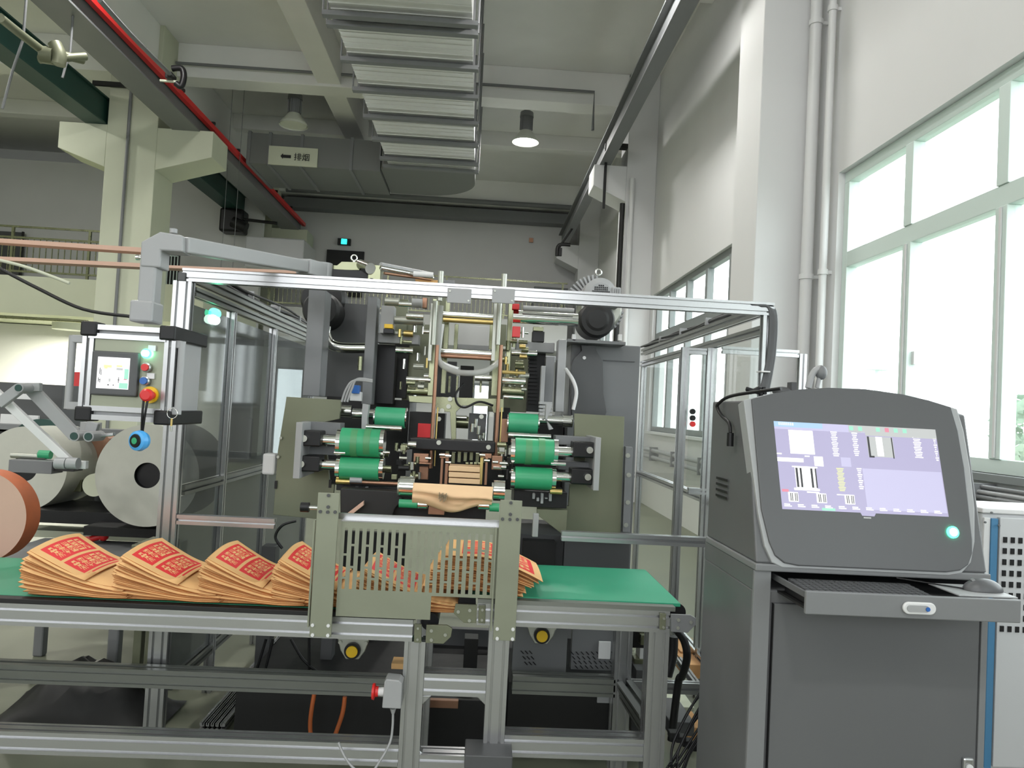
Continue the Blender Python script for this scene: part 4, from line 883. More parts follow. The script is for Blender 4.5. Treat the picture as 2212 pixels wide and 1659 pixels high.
for (x0, x1, x2, x3, y0, y1, y2) in ((687, 733, 668, 715, 1063, 1066, 1376), (1080, 1127, 1068, 1112, 1079, 1082, 1384)):
    ya = y0; a = P((x0+x1)/2, y0+2, GD-.03); b_ = P((x2+x3)/2, y2, GD-.03); xm = (a.x+b_.x)/2
    w = (P(x1, y0, GD).x-P(x0, y0, GD).x)/2
    MB().box(xm-w, xm+w, GD-.03, GD-.02, b_.z, a.z).build('flat_upright', 'plate', t, .001)
    mx = (x0+x1)/2
    bolts(t, [(mx, y0+7), (mx-1, y0+32), (mx-2, y0+43), (mx-18, y0+42), (mx+14, y0+43)], GD-.031, 3.6, 'dgrey')
    lx = (x2+x3)/2; bolts(t, [(lx-16, y2-26), (lx+18, y2-25), (lx-16, y2-5), (lx+17, y2-4)], GD-.031, 3.6, 'white')
    MB().box(xm-w-.012, xm-w-.006, GD-.02, GD+.06, b_.z+.03, P(x0, y0+60, GD).z).build('side_strip', 'plate', t)
k_ = P(668, 1096, GD); MB().cyl(k_, k_+Vector((.03, 0, 0)), .008, 8).build('knob_screw', 'chrome', t); MB().cyl(k_-Vector((.03, 0, 0)), k_, .018, 10).build('knob', 'black', t)
# ---- e-stop box
t = thing('emergency_stop_box', 'grey switch box with a red mushroom button facing left on the conveyor leg', 'switch box', P(848, 1530, 2.83))
ppoly('box_body', 'lgrey', t, [(834, 1467), (862, 1470), (869, 1477), (866, 1532), (825, 1530), (830, 1474)], 2.83, .07, .004)
z = P(818, 1495, 2.86).z; xx = P(829, 1495, 2.86).x
MB().lathe((xx, 2.865, z), (-1, 0, 0), [(0, .016), (.01, .016), (.012, .015), (.028, .015)], 20).build('button_stem', 'white', t)
MB().lathe((xx, 2.865, z), (-1, 0, 0), [(.02, 0), (.02, .018), (.03, .019), (.034, .03), (.042, .028), (.044, 0)], 24).build('mushroom_button', 'red', t, label='red mushroom button')
ptube('flex_cable', 'lgrey', t, [(849, 1530, 2.86), (848, 1570, 2.86), (842, 1605, 2.85), (820, 1645, 2.82), (795, 1675, 2.8), (765, 1660, 2.8), (745, 1635, 2.82), (731, 1604, 2.84)], .0045, 8)
MB().cyl(P(849, 1530, 2.86), P(849, 1541, 2.86), .012, 12, .006).build('cable_gland', 'lgrey', t)

# ================================================================ PAPER BAGS
glyphs = ["""
..#####..
..#...#..
#########
..#...#..
..#####..
.#..#..#.
#..###..#
..#.#.#..
.#..#..#.""", """
#.#####.#
.#..#..#.
..#.#.#..
#########
..#.#.#..
.#..#..#.
#...#...#
..#####..
....#....""", """
.#..#..#.
.#..#..#.
.#######.
....#....
#########
#..#.#..#
#.#...#.#
#..###..#
#########""", """
#########
#.......#
#.#####.#
#.#...#.#
#.#####.#
#...#...#
#.#####.#
#.......#
#########""", """
.#######.
.#.....#.
.#######.
.#..#..#.
.#######.
...#.#...
..#..#...
.#...#..#
#....####"""]
GL = [[r for r in gg.strip().split('\n')] for gg in glyphs]
ORD = 'first second third fourth fifth sixth seventh eighth ninth tenth eleventh twelfth thirteenth fourteenth fifteenth sixteenth seventeenth eighteenth nineteenth twentieth twenty-first twenty-second twenty-third twenty-fourth twenty-fifth twenty-sixth twenty-seventh twenty-eighth'.split()
def bag_mesh(tl, top=False, seed=0, flip=False):
    r = random.Random(seed); n1 = 60 if top else 10; n2 = 84 if top else 4
    L = .215 if tl > .93 else .39-.10*max(0, tl-.5); Wd = .36
    h0 = .008+.158*tl**.92; h1 = .004+.052*tl; jx = r.uniform(-.012, .012)+.02*math.sin(tl*PI)*-1; jy = r.uniform(-.018, .014); ph = r.uniform(0, 6)
    if flip: L = .36
    def z(x, v):
        if flip: return .004+.085*tl+.095*tl*math.sin(min(1, x/.27)*PI/2)+.0012*math.sin(x*30+ph)+.008*tl*math.sin(v*PI)
        s = min(1, max(0, x/.40)); base = h1+(h0-h1)*(1-s)**2.3
        return base+.0012*math.sin(x*30+ph)+(.012*tl*math.sin(v*PI)-.010*tl*(1-v)*(x/.4))+.006*tl*math.sin(x*15+v*2)
    vs = []; fs = []; mi = []
    for dz in (0, -.0026):
        for j in range(n2+1):
            for i in range(n1+1):
                x = L*i/n1; v = j/n2; vs.append(Vector((jx+x*(1 if not flip else -1), jy+Wd*v, max(0.003, z(x, v)+.003)+dz)))
    NN = (n1+1)*(n2+1)
    for j in range(n2):
        for i in range(n1):
            a = j*(n1+1)+i; c = [a, a+1, a+n1+2, a+n1+1]; fs.append(c); fs.append([NN+q for q in c[::-1]])
            k = 0
            if top:
                u = i/n1; v = j/n2
                for b0, b1 in ((.08, .44), (.50, .86)):
                    if b0 <= u < b1 and .10 <= v < .86:
                        k = 1; ci = int((v-.15)/.13); cv = (v-.15)/.13-ci; cu = (u-b0-.05)/(b1-b0-.1)
                        if 0 <= ci < 5 and .06 < cv < .94 and 0 <= cu < 1 and v >= .15:
                            if GL[ci][min(8, int(cu*9))][min(8, int((cv-.06)/.88*9))] == '#': k = 0
                if .895 <= u < .925 and .08 <= v < .8: k = 1
            mi += [k, 2]
    for i in range(n1):
        fs.append([i, NN+i, NN+i+1, i+1]); q = n2*(n1+1)+i; fs.append([q, q+1, NN+q+1, NN+q]); mi += [2, 2]
    for j in range(n2):
        a = j*(n1+1); fs.append([a, a+n1+1, NN+a+n1+1, NN+a]); a += n1; fs.append([a, NN+a, NN+a+n1+1, a+n1+1]); mi += [2, 2]
    if flip: fs = [f[::-1] for f in fs]
    me = bpy.data.meshes.new('paper_bag'); me.from_pydata(vs, [], fs)
    for q in ('kraft', 'ink', 'kraft2'): me.materials.append(M[q])
    me.polygons.foreach_set('material_index', mi); me.polygons.foreach_set('use_smooth', [True]*len(fs)); me.update(); return me
NB = 28
meshes = [bag_mesh(i/(NB-1), i == NB-1, i) for i in range(NB)]
fmesh = [bag_mesh(i/(NB-1), i == NB-1, 50+i, True) for i in range(NB)]
piles = [(P(62, 1290, 2.96).x, Z1, 1.0, 'leftmost pile on the lower belt', meshes, NB), (P(262, 1290, 2.96).x, Z1, .98, 'second pile from the left', meshes, NB), (P(445, 1290, 2.96).x, Z1, 1.0, 'third pile from the left', meshes, NB),
         (P(602, 1290, 2.96).x, Z1, 1.05, 'pile half behind the left flat upright', meshes, NB), (P(785, 1290, 2.96).x, Z1, .9, 'pile behind the left slots of the guard', meshes, NB), (P(1166, 1290, 2.98).x, Z2, .55, 'pile on the upper belt', fmesh, 22)]
for pi, (x, z, sc, lab, ms, nn) in enumerate(piles):
    idx = list(range(NB)) if nn == NB else list(range(NB-nn, NB))
    for i in idx:
        o = bpy.data.objects.new('paper_bag', ms[i]); COL.objects.link(o); o.location = (x, 2.93, z+.001); o.scale = (1 if pi != 1 or True else 1, 1, sc)
        if nn != NB: o.scale = (1, 1, .9); o.location.x += (NB-i)*-.003; o.location.z -= .02
        tag(o, ('top kraft bag with red printed bands, on the ' if i == NB-1 else ORD[NB-1-i]+' kraft bag from the top of the ')+lab, 'paper bag', 'kraft bags: '+lab)

# ================================================================ HANGING CONTROL PANEL
HD = 2.8
t = thing('control_panel', 'hanging grey operator panel box with small touch screen and buttons', 'control panel', P(270, 905, HD+.15))
x0, x1, z0, z1 = FR(180, 366, 712, 902, HD)
def hb(name, m_, a, b_, c_, d_, D, dep, bev=.003, par=t, **k): return pbox(name, m_, par, a, b_, c_, d_, D, dep, bev, **k)
DEP = .30
MB().box(x0, x1, HD+.012, HD+DEP, z0, z1).build('box_body', 'lgrey', t, .004)
MB().box(x0+.03, x1-.025, HD+.006, HD+.012, z0+.03, z1-.03).build('front_panel', 'plate', t)
MB().profile((x0+.01, HD+.02, z1-.012), (x1-.02, HD+.02, z1-.012), (0, 1, 0), .05, .05, 1, 1).build('top_edge', 'alu', t)
MB().profile((x0+.01, HD+.02, z0+.012), (x1-.02, HD+.02, z0+.012), (0, 1, 0), .05, .05, 1, 1).build('bottom_edge', 'alu', t)
MB().profile((x0+.008, HD+.02, z0+.03), (x0+.008, HD+.02, z1-.03), (1, 0, 0), .04, .04, 1, 1).build('left_edge', 'alu', t)
MB().profile((x1-.005, HD+.02, z0+.03), (x1-.005, HD+.02, z1-.03), (1, 0, 0), .04, .04, 1, 1).build('right_edge', 'alu', t)
for xa, za in ((x0-.005, z1-.03), (x0-.005, z0-.02), (x1-.03, z1-.03), (x1-.03, z0-.02)):
    MB().box(xa-.012, xa+.045, HD-.012, HD+DEP+.02 if xa > x0+.1 else HD+.06, za, za+.052).build('corner_piece', 'black', t, .006)
# handles
def bar_handle(x, za, zb_, y, s):
    h = MB().cyl((x, y, za), (x, y, zb_), .013, 16).build('handle', 'lgrey', t)
    for z_ in (za+.012, zb_-.012): MB().box(min(x, x+s*.06), max(x, x+s*.06), y-.012, y+.012, z_-.014, z_+.014).build('handle_foot', 'lgrey', h, .003)
bar_handle(P(146, 800, HD).x, z0+.02, z1-.03, HD+.02, 1); bar_handle(x1+.03, z0+.02, z1-.03, HD+.02, -1)
hm = hb('touch_screen', 'dgrey', 195, 297, 759, 855, HD-.012, .025, .006)
a_, b2, c2_, d2 = FR(210, 279, 772, 840, HD-.013)
scr = MB().box(a_, b2, HD-.015, HD-.012, c2_, d2, 0)
Wd, Ht = b2-a_, d2-c2_
def ui(mb, u0, u1, v0, v1, mi): mb.box(a_+Wd*u0, a_+Wd*u1, HD-.0156, HD-.015, d2-Ht*v1, d2-Ht*v0, mi)
ui(scr, .2, .45, .25, .33, 1); ui(scr, .22, .32, .33, .37, 1); ui(scr, .6, .78, .24, .30, 1); ui(scr, .6, .8, .33, .4, 3); ui(scr, .86, .99, .35, .68, 4); ui(scr, .72, .99, .8, .98, 4)
ui(scr, .08, .10, .35, .55, 2); ui(scr, .12, .14, .4, .58, 2); ui(scr, .05, .07, .66, .8, 2); ui(scr, .1, .12, .7, .82, 2); ui(scr, .07, .12, .72, .74, 2); ui(scr, .68, .7, .62, .8, 2); ui(scr, .66, .72, .7, .72, 2); ui(scr, .85, .95, .67, .70, 5); ui(scr, .38, .44, .68, .78, 3); ui(scr, .35, .4, .86, .9, 2); ui(scr, .52, .55, .86, .9, 2)
scr.build('display', ['scr_w', 'scr_y', 'scr_k', 'scr_g', 'scr_t', 'scr_r'], hm)
for x, y, c_, lab in ((318, 764, 'green_led2', 'glowing green push button'), (318, 794, 'red', 'red push button'), (315, 823, 'blue', 'blue push button')):
    q = P(x, y, HD); q.y = HD-.002
    o = MB().cyl(q+Vector((0, .008, 0)), q-Vector((0, .022, 0)), .0125 if c_ != 'green_led2' else .011, 20).build('push_button', c_, t, .002, label=lab)
    MB().lathe(q, (0, -1, 0), [(0, .017), (.01, .017), (.012, .013)], 24).build('button_ring', 'green_led' if c_ == 'green_led2' else 'alu', o)
for x, y in ((328, 752), (325, 812)): hb('tag_label', 'white', x-8, x+8, y-6, y+6, HD-.002, .008, 0)
q = P(324, 853, HD); MB().cyl((q.x, HD+.006, q.z), (q.x, HD-.006, q.z), .030, 28).build('stop_backplate', 'yellow', t, .002, label='round yellow backplate')
q = P(309, 853, HD-.06); MB().lathe((q.x+.008, HD-.006, q.z), (0, -1, 0), [(0, .014), (.03, .014), (.034, .022), (.05, .022), (.056, .016), (.056, 0)], 24).build('stop_button', 'red', t, label='red mushroom stop button')
# blue meter hanging on a cord
u = thing('hanging_meter', 'light blue round gauge hanging by a black cord below the panel', 'gauge', P(302, 975, HD-.06))
q = P(302, 952, HD-.04)
MB().lathe(q, (-.35, -.937, 0), [(-.018, 0), (-.018, .030), (.0, .037), (.016, .034), (.02, .026), (.02, 0)], 28).build('rubber_body', 'lblue', u)
qq = q+Vector((-.35, -.937, 0))*.021; MB().lathe(qq, (-.35, -.937, 0), [(0, .024), (.003, .022), (.004, 0)], 24).build('dial', 'black', u); MB().lathe(qq, (-.35, -.937, 0), [(.005, .012), (.0055, 0)], 12).build('dial_mark', 'greenrub', u)
for a, b_ in (((311, 858), (306, 932)), ((322, 850), (308, 932))): ptube('cord', 'black', u, [(a[0], a[1], HD-.045), ((a[0]+b_[0])/2-1, (a[1]+b_[1])/2, HD-.05), (b_[0], b_[1], HD-.04)], .004, 6)
u = thing('key_ring', 'split ring with a small key hanging from the panel handle', 'key', P(372, 935, HD-.02)); q = P(372, 893, HD-.015)
MB().torus(q, (0, 1, 0), .018, .0014, 24).build('ring', 'chrome', u); MB().box(q.x-.003, q.x+.003, q.y-.002, q.y+.002, q.z-.045, q.z-.018).build('key', 'brass', u); MB().cyl(q-Vector((0, 0, .045)), q-Vector((0, 0, .065)), .004, 8).build('fob', 'chrome', u)
# tube arm
t = thing('support_arm', 'thick grey square tube arm carrying the operator panel from the machine', 'arm', P(320, 690, HD+.15))
AD = HD+.14
xa, xb, za, zb_ = FR(306, 342, 540, 668, AD); MB().box(xa, xb, AD-.03, AD+.04, za, zb_).build('drop_tube', 'lgrey', t, .008)
xa2, xb2, zc, zd = FR(290, 340, 652, 698, AD); MB().box(xa2, xb2, AD-.045, AD+.055, zc, zd).build('lower_collar', 'lgrey', t, .008)
MB().prism([P(302, 575, AD-.035), P(345, 578, AD-.035), P(347, 541, AD-.035), P(394, 544, AD-.035), P(394, 508, AD-.035), P(345, 500, AD-.035), P(304, 522, AD-.035)], (0, .09, 0)).build('elbow', 'lgrey', t, .006)
a, b_ = P(392, 529, AD), P(655, 575, 4.0); dr = (b_-a).normalized(); up = Vector((0, 0, 1)); sd = dr.cross(up).normalized(); h_ = .031
MB().prism([a+sd*h_+up*h_, a-sd*h_+up*h_, a-sd*h_-up*h_, a+sd*h_-up*h_], b_-a).build('arm_tube', 'lgrey', t, .006)
a3 = b_; b3 = P(692, 585, 4.12); h_ = .04; MB().prism([a3+sd*h_+up*h_, a3-sd*h_+up*h_, a3-sd*h_-up*h_, a3+sd*h_-up*h_], b3-a3).build('pivot_sleeve', 'lgrey', t, .006)
xa, xb, za, zb_ = FR(683, 703, 565, 606, 4.1); MB().cyl(((xa+xb)/2, 4.15, za), ((xa+xb)/2, 4.15, zb_), .05, 24).build('pivot', 'lgrey', t)
for x, y in ((297, 556), (288, 664)): q = P(x, y, AD); MB().cyl(q, q+Vector((.03, 0, 0)), .008, 10).cyl(q-Vector((.004, 0, 0)), q+Vector((.006, 0, 0)), .012, 6).build('clamp_screw', 'chrome', t)
q = P(375, 498, AD); MB().cyl(q-Vector((0, 0, .01)), q+Vector((0, 0, .006)), .014, 12).build('grease_cap', 'lgrey', t)

# ================================================================ LEFT: UNWIND STATION
def reel(cx, cy, rp, D, dep, m_, lab, core=27, corem='black', rim=None):
    t = thing('paper_reel', lab, 'paper reel', P(cx, cy+rp, D)); c = P(cx, cy, D); k = D/FPX; r = rp*k
    MB().lathe(c, (0, 1, 0), [(0, core*k), (0, r), ], 64).build('reel_end', m_, t); MB().lathe(c, (0, 1, 0), [(dep, 0), (dep, r)], 64).build('reel_end', m_, t)
    MB().lathe(c, (0, 1, 0), [(0, r), (dep, r)], 64).build('reel_paper', rim or m_, t)
    MB().lathe(c, (0, 1, 0), [(.0, core*k), (.03, core*k*.96), (.03, 0)], 32).build('core_chuck', corem, t)
reel(318, 1027, 108, 4.6, .5, 'paperreel', 'large cream paper reel with black core beside the enclosure post')
reel(52, 1012, 88, 5.0, .5, 'paperreel', 'second grey paper reel behind the linkage arms')
reel(-45, 1117, 96, 3.8, .12, 'pinkpaper', 'orange-edged printed paper reel cut by the left picture edge', rim='orangeprint')
t = thing('unwind_stand', 'dark steel unwind stand holding the paper reels, left behind the panel', 'machine', (-2.6, 5, 0))
def U(*a, **k): return pbox(a[0], a[1], t, *a[2:], **k)
U('rear_backing', 'black2', -20, 345, 926, 1108, 5.9, .1); U('rear_housing', 'dgrey', -20, 133, 828, 935, 5.9, .4); U('label_plate', 'white', 0, 82, 896, 922, 5.6, .02); U('label_plate', 'white', 0, 76, 850, 862, 5.6, .02)  # rear backing is a dark sheet added to hide the bright wall
U('cross_member', 'ibeam', -20, 360, 924, 936, 5.3, .1); U('side_frame', 'dgrey', 110, 205, 1020, 1110, 5.6, .3); U('base_rail', 'black', -20, 345, 1105, 1132, 4.9, .5)
U('base_rail', 'black2', 180, 345, 1140, 1160, 4.7, .3); U('slide_beam', 'ibeam', 18, 112, 995, 1022, 4.4, .12); U('slide_block', 'black2', 112, 160, 998, 1018, 4.42, .1)
U('upright', 'dgrey', 240, 345, 930, 1140, 5.4, .1); U('lower_panel', 'cream', 40, 340, 1150, 1165, 5.2, .2)
U('gear_housing', 'machined', 142, 175, 1036, 1062, 5.2, .2); U('stand_arm', 'lgrey', 172, 210, 912, 945, 5.0, .06)
q = P(203, 1048, 5.0); MB().cyl(q, q+Vector((0, .4, 0)), 24*5/FPX, 32).build('brake_drum', 'cream', t)
q = P(60, 975, 4.7); hcyl('air_shaft', 'steel', t, 25, 100, 985, 6, 4.5); hcyl('green_coupling', 'greenrub', t, 85, 110, 982, 9, 4.5)
q = P(205, 965, 5.4); MB().cyl(q, q+Vector((0, .2, 0)), 33*5.4/FPX, 32).build('brown_disc', 'copper', t)
q = P(85, 975, 5.3); MB().cyl(q, q+Vector((0, .2, 0)), 68*5.3/FPX, 40).build('guide_disc', 'darkgreen', t)
pbox('fire_post', 'red', None, 151, 166, 803, 990, 6.2, .12, .004, label='dark red post behind the operator panel handle', cat='post')
ln = thing('linkage_arm', 'pale linkage arms with round pivots at the left edge', 'arm', P(100, 1000, 3.9))
def link(a, b_, w, D, m_='lgrey', nm='link_bar'):
    p0, p1 = P(a[0], a[1], D), P(b_[0], b_[1], D); d_ = (p1-p0).normalized(); n_ = Vector((-d_.z, 0, d_.x))*(w*D/FPX/2)
    MB().prism([p0+n_, p0-n_, p1-n_, p1+n_], (0, .03, 0)).build(nm, m_, ln, .003)
link((64, 840), (160, 942), 26, 3.9); link((-15, 845), (152, 1002), 17, 3.85, 'white'); link((40, 838), (-5, 872), 22, 3.8); link((40, 836), (85, 836), 18, 3.88); link((158, 942), (196, 944), 10, 3.87); link((192, 943), (244, 938), 7, 3.86, 'alu')
link((200, 912), (190, 942), 24, 3.95); link((138, 1003), (185, 1005), 17, 3.84, 'white')
for x, y, r in ((40, 838, 10), (160, 942, 11), (191, 943, 11)):
    q = P(x, y, 3.79); o = MB().cyl(q, q+Vector((0, .12, 0)), r*3.8/FPX, 24).build('pivot', 'lgrey', ln); MB().cyl(q-Vector((0, .004, 0)), q, r*.72*3.8/FPX, 20).build('pivot_cap', 'darkgreen', o)
for x in (135, 160): q = P(x, 1001, 3.8); MB().cyl(q-Vector((.03, 0, 0)), q+Vector((.02, 0, 0)), .028, 20).build('tube_end', 'lgrey', ln)
t = thing('red_tool', 'red-handled hand tool lying left of the enclosure post', 'tool', P(195, 1165, 4.75))
MB().tube([P(163, 1166, 4.75), P(190, 1166, 4.75), P(212, 1160, 4.75), P(230, 1157, 4.75)], .02, 10).build('handle', 'red', t); MB().sphere(P(224, 1158, 4.75), .03, 12).build('handle_end', 'red', t)
# floor boxes behind the bags
x0, x1, z0, z1 = FR(283, 345, 1178, 1196, 3.9); MB().box(x0, x1, 3.9, 4.15, z1-.12, z1).box(x0+.02, x0+.06, 3.95, 4.0, GZ, z1-.12).box(x1-.06, x1-.02, 3.95, 4.0, GZ, z1-.12).build('step_box', 'olive', bevel=.004, label='low olive metal box left of the enclosure post', cat='box')
x0, x1, z0, z1 = FR(40, 340, 1172, 1212, 4.6); z1 = P(195, 1173, 4.75).z; mb = MB().box(x0, x1, 4.2, 4.86, z1-.07, z1)
for px_ in (x0+.02, x1-.08):
    for py_ in (4.22, 4.78): mb.box(px_, px_+.06, py_, py_+.06, GZ, z1-.07)
mb.build('platform', 'ibeam', bevel=.01, label='olive platform under the unwind stand, behind the bags', cat='platform')
# black cloth on the floor lower left
m = MB(); rr = random.Random(5); n_ = 16
vs = [Vector((-2.25+.8*i/n_, 3.75+.42*j/n_, GZ+.01+.30*max(0, math.sin(PI*i/n_))*max(0, math.sin(PI*j/n_))*(.7+.3*rr.random()))) for j in range(n_+1) for i in range(n_+1)]
m.add(vs, [[j*(n_+1)+i, j*(n_+1)+i+1, (j+1)*(n_+1)+i+1, (j+1)*(n_+1)+i] for j in range(n_) for i in range(n_)], 0, True).build('black_sack', 'black2', label='crumpled black sack on the floor below the left conveyor', cat='sack')
# low profile rails running back on the floor, left
t = thing('floor_cable_tray', 'slatted aluminium rails running back along the floor under the enclosure', 'rail', (-.95, 4.2, .05))
for i in range(5):
    a, b_ = P(352+i*12, 1560-i*1, 3.3), P(505+i*12, 1375, 5.0); MB().profile(Vector((a.x, 3.8, GZ+.03)), Vector((a.x, 6.3, GZ+.03)), (1, 0, 0), .03, .04).build('slat', 'alu', t)

# ================================================================ CONSOLE
FD = 2.3
cs = thing('operator_console', 'large dark grey inspection console with tilted monitor, at the right', 'console', (1.17, 2.5, 0))
XcL = P(1626, 1300, FD).x; XcR = P(2134, 1300, FD).x; BD = 2.80
ztop = 1.555
p_bot = Vector((0, FD-.01, P(1850, 1232, FD).z)); p_top = Vector((0, FD+.13, 1.58)); tv = (p_top-p_bot).normalized(); nv = Vector((0, -tv.z, tv.y))
zB = p_bot.z
# cabinet body below
zo = P(1880, 1285, FD).z; zt_ = P(1880, 1243, FD).z
MB().box(XcL, XcR, FD+.01, BD, GZ, zo).build('cabinet_body', 'console', cs, .006)
MB().box(XcL, XcL+.045, FD+.01, BD, zo, zt_).box(XcR-.045, XcR, FD+.01, BD, zo, zt_).box(XcL+.045, XcR-.045, BD-.03, BD, zo, zt_).build('drawer_bay', 'console', cs)
MB().box(XcL, XcL+.052, FD-.004, FD+.01, GZ, zt_).build('front_frame', 'consol2', cs, .002); MB().box(XcR-.02, XcR, FD-.004, FD+.01, GZ, zt_).build('front_frame', 'consol2', cs, .002)
dl = P(1666, 1450, FD).x; MB().box(dl, XcR-.024, FD-.002, FD+.01, GZ+.08, P(1880, 1312, FD).z).build('door', 'console', cs, .003)
MB().box(dl-.003, dl-.001, FD-.006, FD+.009, GZ+.08, P(1880, 1312, FD).z).build('door_gap', 'black', cs)
q = P(2087, 1648, FD); dk = MB().box(q.x-.017, q.x+.017, FD-.014, FD-.002, q.z-.03, q.z+.02).build('door_lock', 'alu', cs, .012); MB().cyl((q.x, FD-.015, q.z-.008), (q.x, FD-.02, q.z-.008), .011, 18).build('keyhole', 'white', dk)
MB().box(XcL, XcR, FD-.012, BD, zt_, zt_+.022).build('shelf_lip', 'consol2', cs, .004)
# upper housing: prism along X with sloped front
zS = zt_+.022
prof = [(FD+.0, zS), (BD, zS), (BD, ztop), (FD+.17, ztop), (FD+.13, ztop-.01)]
MB().prism([(XcL+.005, y, z) for y, z in prof], (XcR-XcL-.01, 0, 0)).build('monitor_housing', 'console', cs, .006)
# bezel on the sloped plane
def PL(x, y, off=0.0):
    return onplane(x, y, p_bot+nv*off, nv)
outer = [(1606, 864), (1660, 851), (1720, 843), (1790, 839), (1870, 842), (1950, 853), (2010, 866), (2068, 883), (2082, 930), (2096, 1010), (2106, 1100), (2106, 1170), (2098, 1215), (2078, 1238), (2050, 1243), (1690, 1226), (1668, 1215), (1652, 1180), (1638, 1110)]
inner = [(1624, 861), (1672, 849), (1725, 841), (1790, 837), (1870, 840), (1950, 851), (2006, 864), (2055, 879), (2070, 930), (2084, 1010), (2094, 1100), (2101, 1165), (2101, 1195), (2092, 1220), (2075, 1232), (2045, 1236), (1725, 1222), (1695, 1216), (1675, 1200), (1662, 1170), (1645, 1100)]
MB().prism([PL(x, y, .005) for x, y in outer], -nv*.055).build('bezel_surround', 'strip', cs, .003)
bz = MB().prism([PL(x, y, .012) for x, y in inner], -nv*.012).build('bezel', 'bezel', cs, .003)
SX, SY = 1650, 890; S5 = 5.144
def SP(x, y, off): return PL(SX+x/S5, SY+y/S5, off)
def ui2(mb, pts, off, mi): mb.add([SP(x, y, off) for x, y in pts], [list(range(len(pts)))], mi)
names = ['scr_bg', 'scr_lt', 'scr_w', 'scr_g', 'scr_b', 'scr_y', 'scr_r', 'scr_t', 'scr_k']
mb = MB(); TL, TR, BR, BL = Vector((108, 100)), Vector((1905, 195)), Vector((2055, 1165)), Vector((205, 1078))
ui2(mb, [BL, BR, TR, TL], .0125, 0)
def q2(u0, u1, v0, v1, mi, off=.0128):
    def bl(u, v): a = TL.lerp(TR, u); b_ = BL.lerp(BR, u); return a.lerp(b_, v)
    ui2(mb, [bl(u0, v1), bl(u1, v1), bl(u1, v0), bl(u0, v0)], off, mi)
q2(0, .3, 0, .06, 4); q2(.3, .46, 0, .06, 1); q2(.46, 1, 0, .085, 3); q2(.56, 1, .085, .11, 3)
for i, c_ in enumerate((7, 7, 3, 7, 6, 7, 7)): q2(.465+i*.055, .49+i*.055, .012, .06, c_, .013)
q2(0, .56, .06, .085, 1)
q2(.085, .235, .09, .36, 2); q2(0, .16, .41, .455, 2); q2(.225, .28, .38, .49, 2); q2(.39, .45, .375, .48, 1); q2(0, .03, .36, .375, 2); q2(.17, .2, .375, .39, 2)
# small text rows
for c0, c1, v0, v1, nn_, mi in ((.345, .385, .085, .375, 14, 2), (.475, .51, .085, .36, 12, 2), (.85, .9, .1, .345, 13, 2), (.975, .995, .1, .37, 11, 2), (.355, .40, .50, .77, 15, 5), (.48, .51, .49, .74, 11, 2)):
    for i in range(nn_):
        v = v0+(v1-v0)*i/nn_; q2(c0+.003*(i % 3), c1-.004*((i*7) % 3), v, v+(v1-v0)/nn_*.55, mi)
q2(.085, .24, .50, .515, 2); q2(.085, .24, .75, .775, 2); q2(.10, .225, .515, .75, 2)
for a, b_ in ((.105, .118), (.13, .142), (.195, .208), (.222, .23)): q2(a, b_, .52, .74, 8, .0131)
q2(0.01, .05, .77, .80, 6); q2(.16, .235, .785, .8, 2); q2(.34, .39, .8, .81, 2)
for x in (.045, .215, .385):
    q2(x, x+.06, .80, .91, 2)
    for a in (.012, .022, .04, .05): q2(x+a, x+a+.005, .81, .9, 8, .0131)
for i in range(12):
    u = .015+i*.082; q2(u, u+.035, .935, .948, 2); q2(u, u+.045, .955, .967, 2)
q2(.24, .32, .965, .995, 7)
q2(.565, .725, .12, .35, 3); q2(.568, .58, .12, .36, 8, .0131); q2(.715, .722, .12, .36, 8, .0131); q2(.58, .60, .34, .36, 8, .0131); q2(.62, .66, .12, .34, 2, .013)
q2(.515, .995, .49, .96, 1)
for i in range(8): q2(.03+.012*i, .036+.012*i, .01, .04, 2, .0131)
mb.build('display', names, bz)
lp = MB().prism([SP(x, y, .013) for x, y in ((1075, 1118), (1245, 1128), (1230, 1160), (1095, 1152))], -nv*.003).build('menu_tab', 'scr_bg', bz)
mm = MB()
for i in range(7): mm.prism([SP(1112+i*12, 1166+i*.6, .0135), SP(1120+i*12, 1166.5+i*.6, .0135), SP(1120+i*12, 1182+i*.6, .0135), SP(1112+i*12, 1181+i*.6, .0135)], -nv*.002)
mm.build('brand_marks', 'white', bz)
q = PL(2057, 1150, .012); o = MB().lathe(q, nv, [(0, .018), (.006, .018), (.008, .014)], 28).build('power_button', 'green_led', cs, label='glowing green power button'); MB().lathe(q, nv, [(.0075, .0125), (.009, 0)], 24).build('button_core', 'green_led2', o)
# left strip on side, cable arcs
pbox('side_vent', 'black2', cs, 1500, 1501, 1000, 1001, 2.6, .001, 0) if False else None
mv = MB()
for i in range(4): mv.box(XcL-.0015, XcL, 2.58, 2.70, 1.28-.02*i, 1.288-.02*i)
mv.build('side_vents', 'black2', cs)
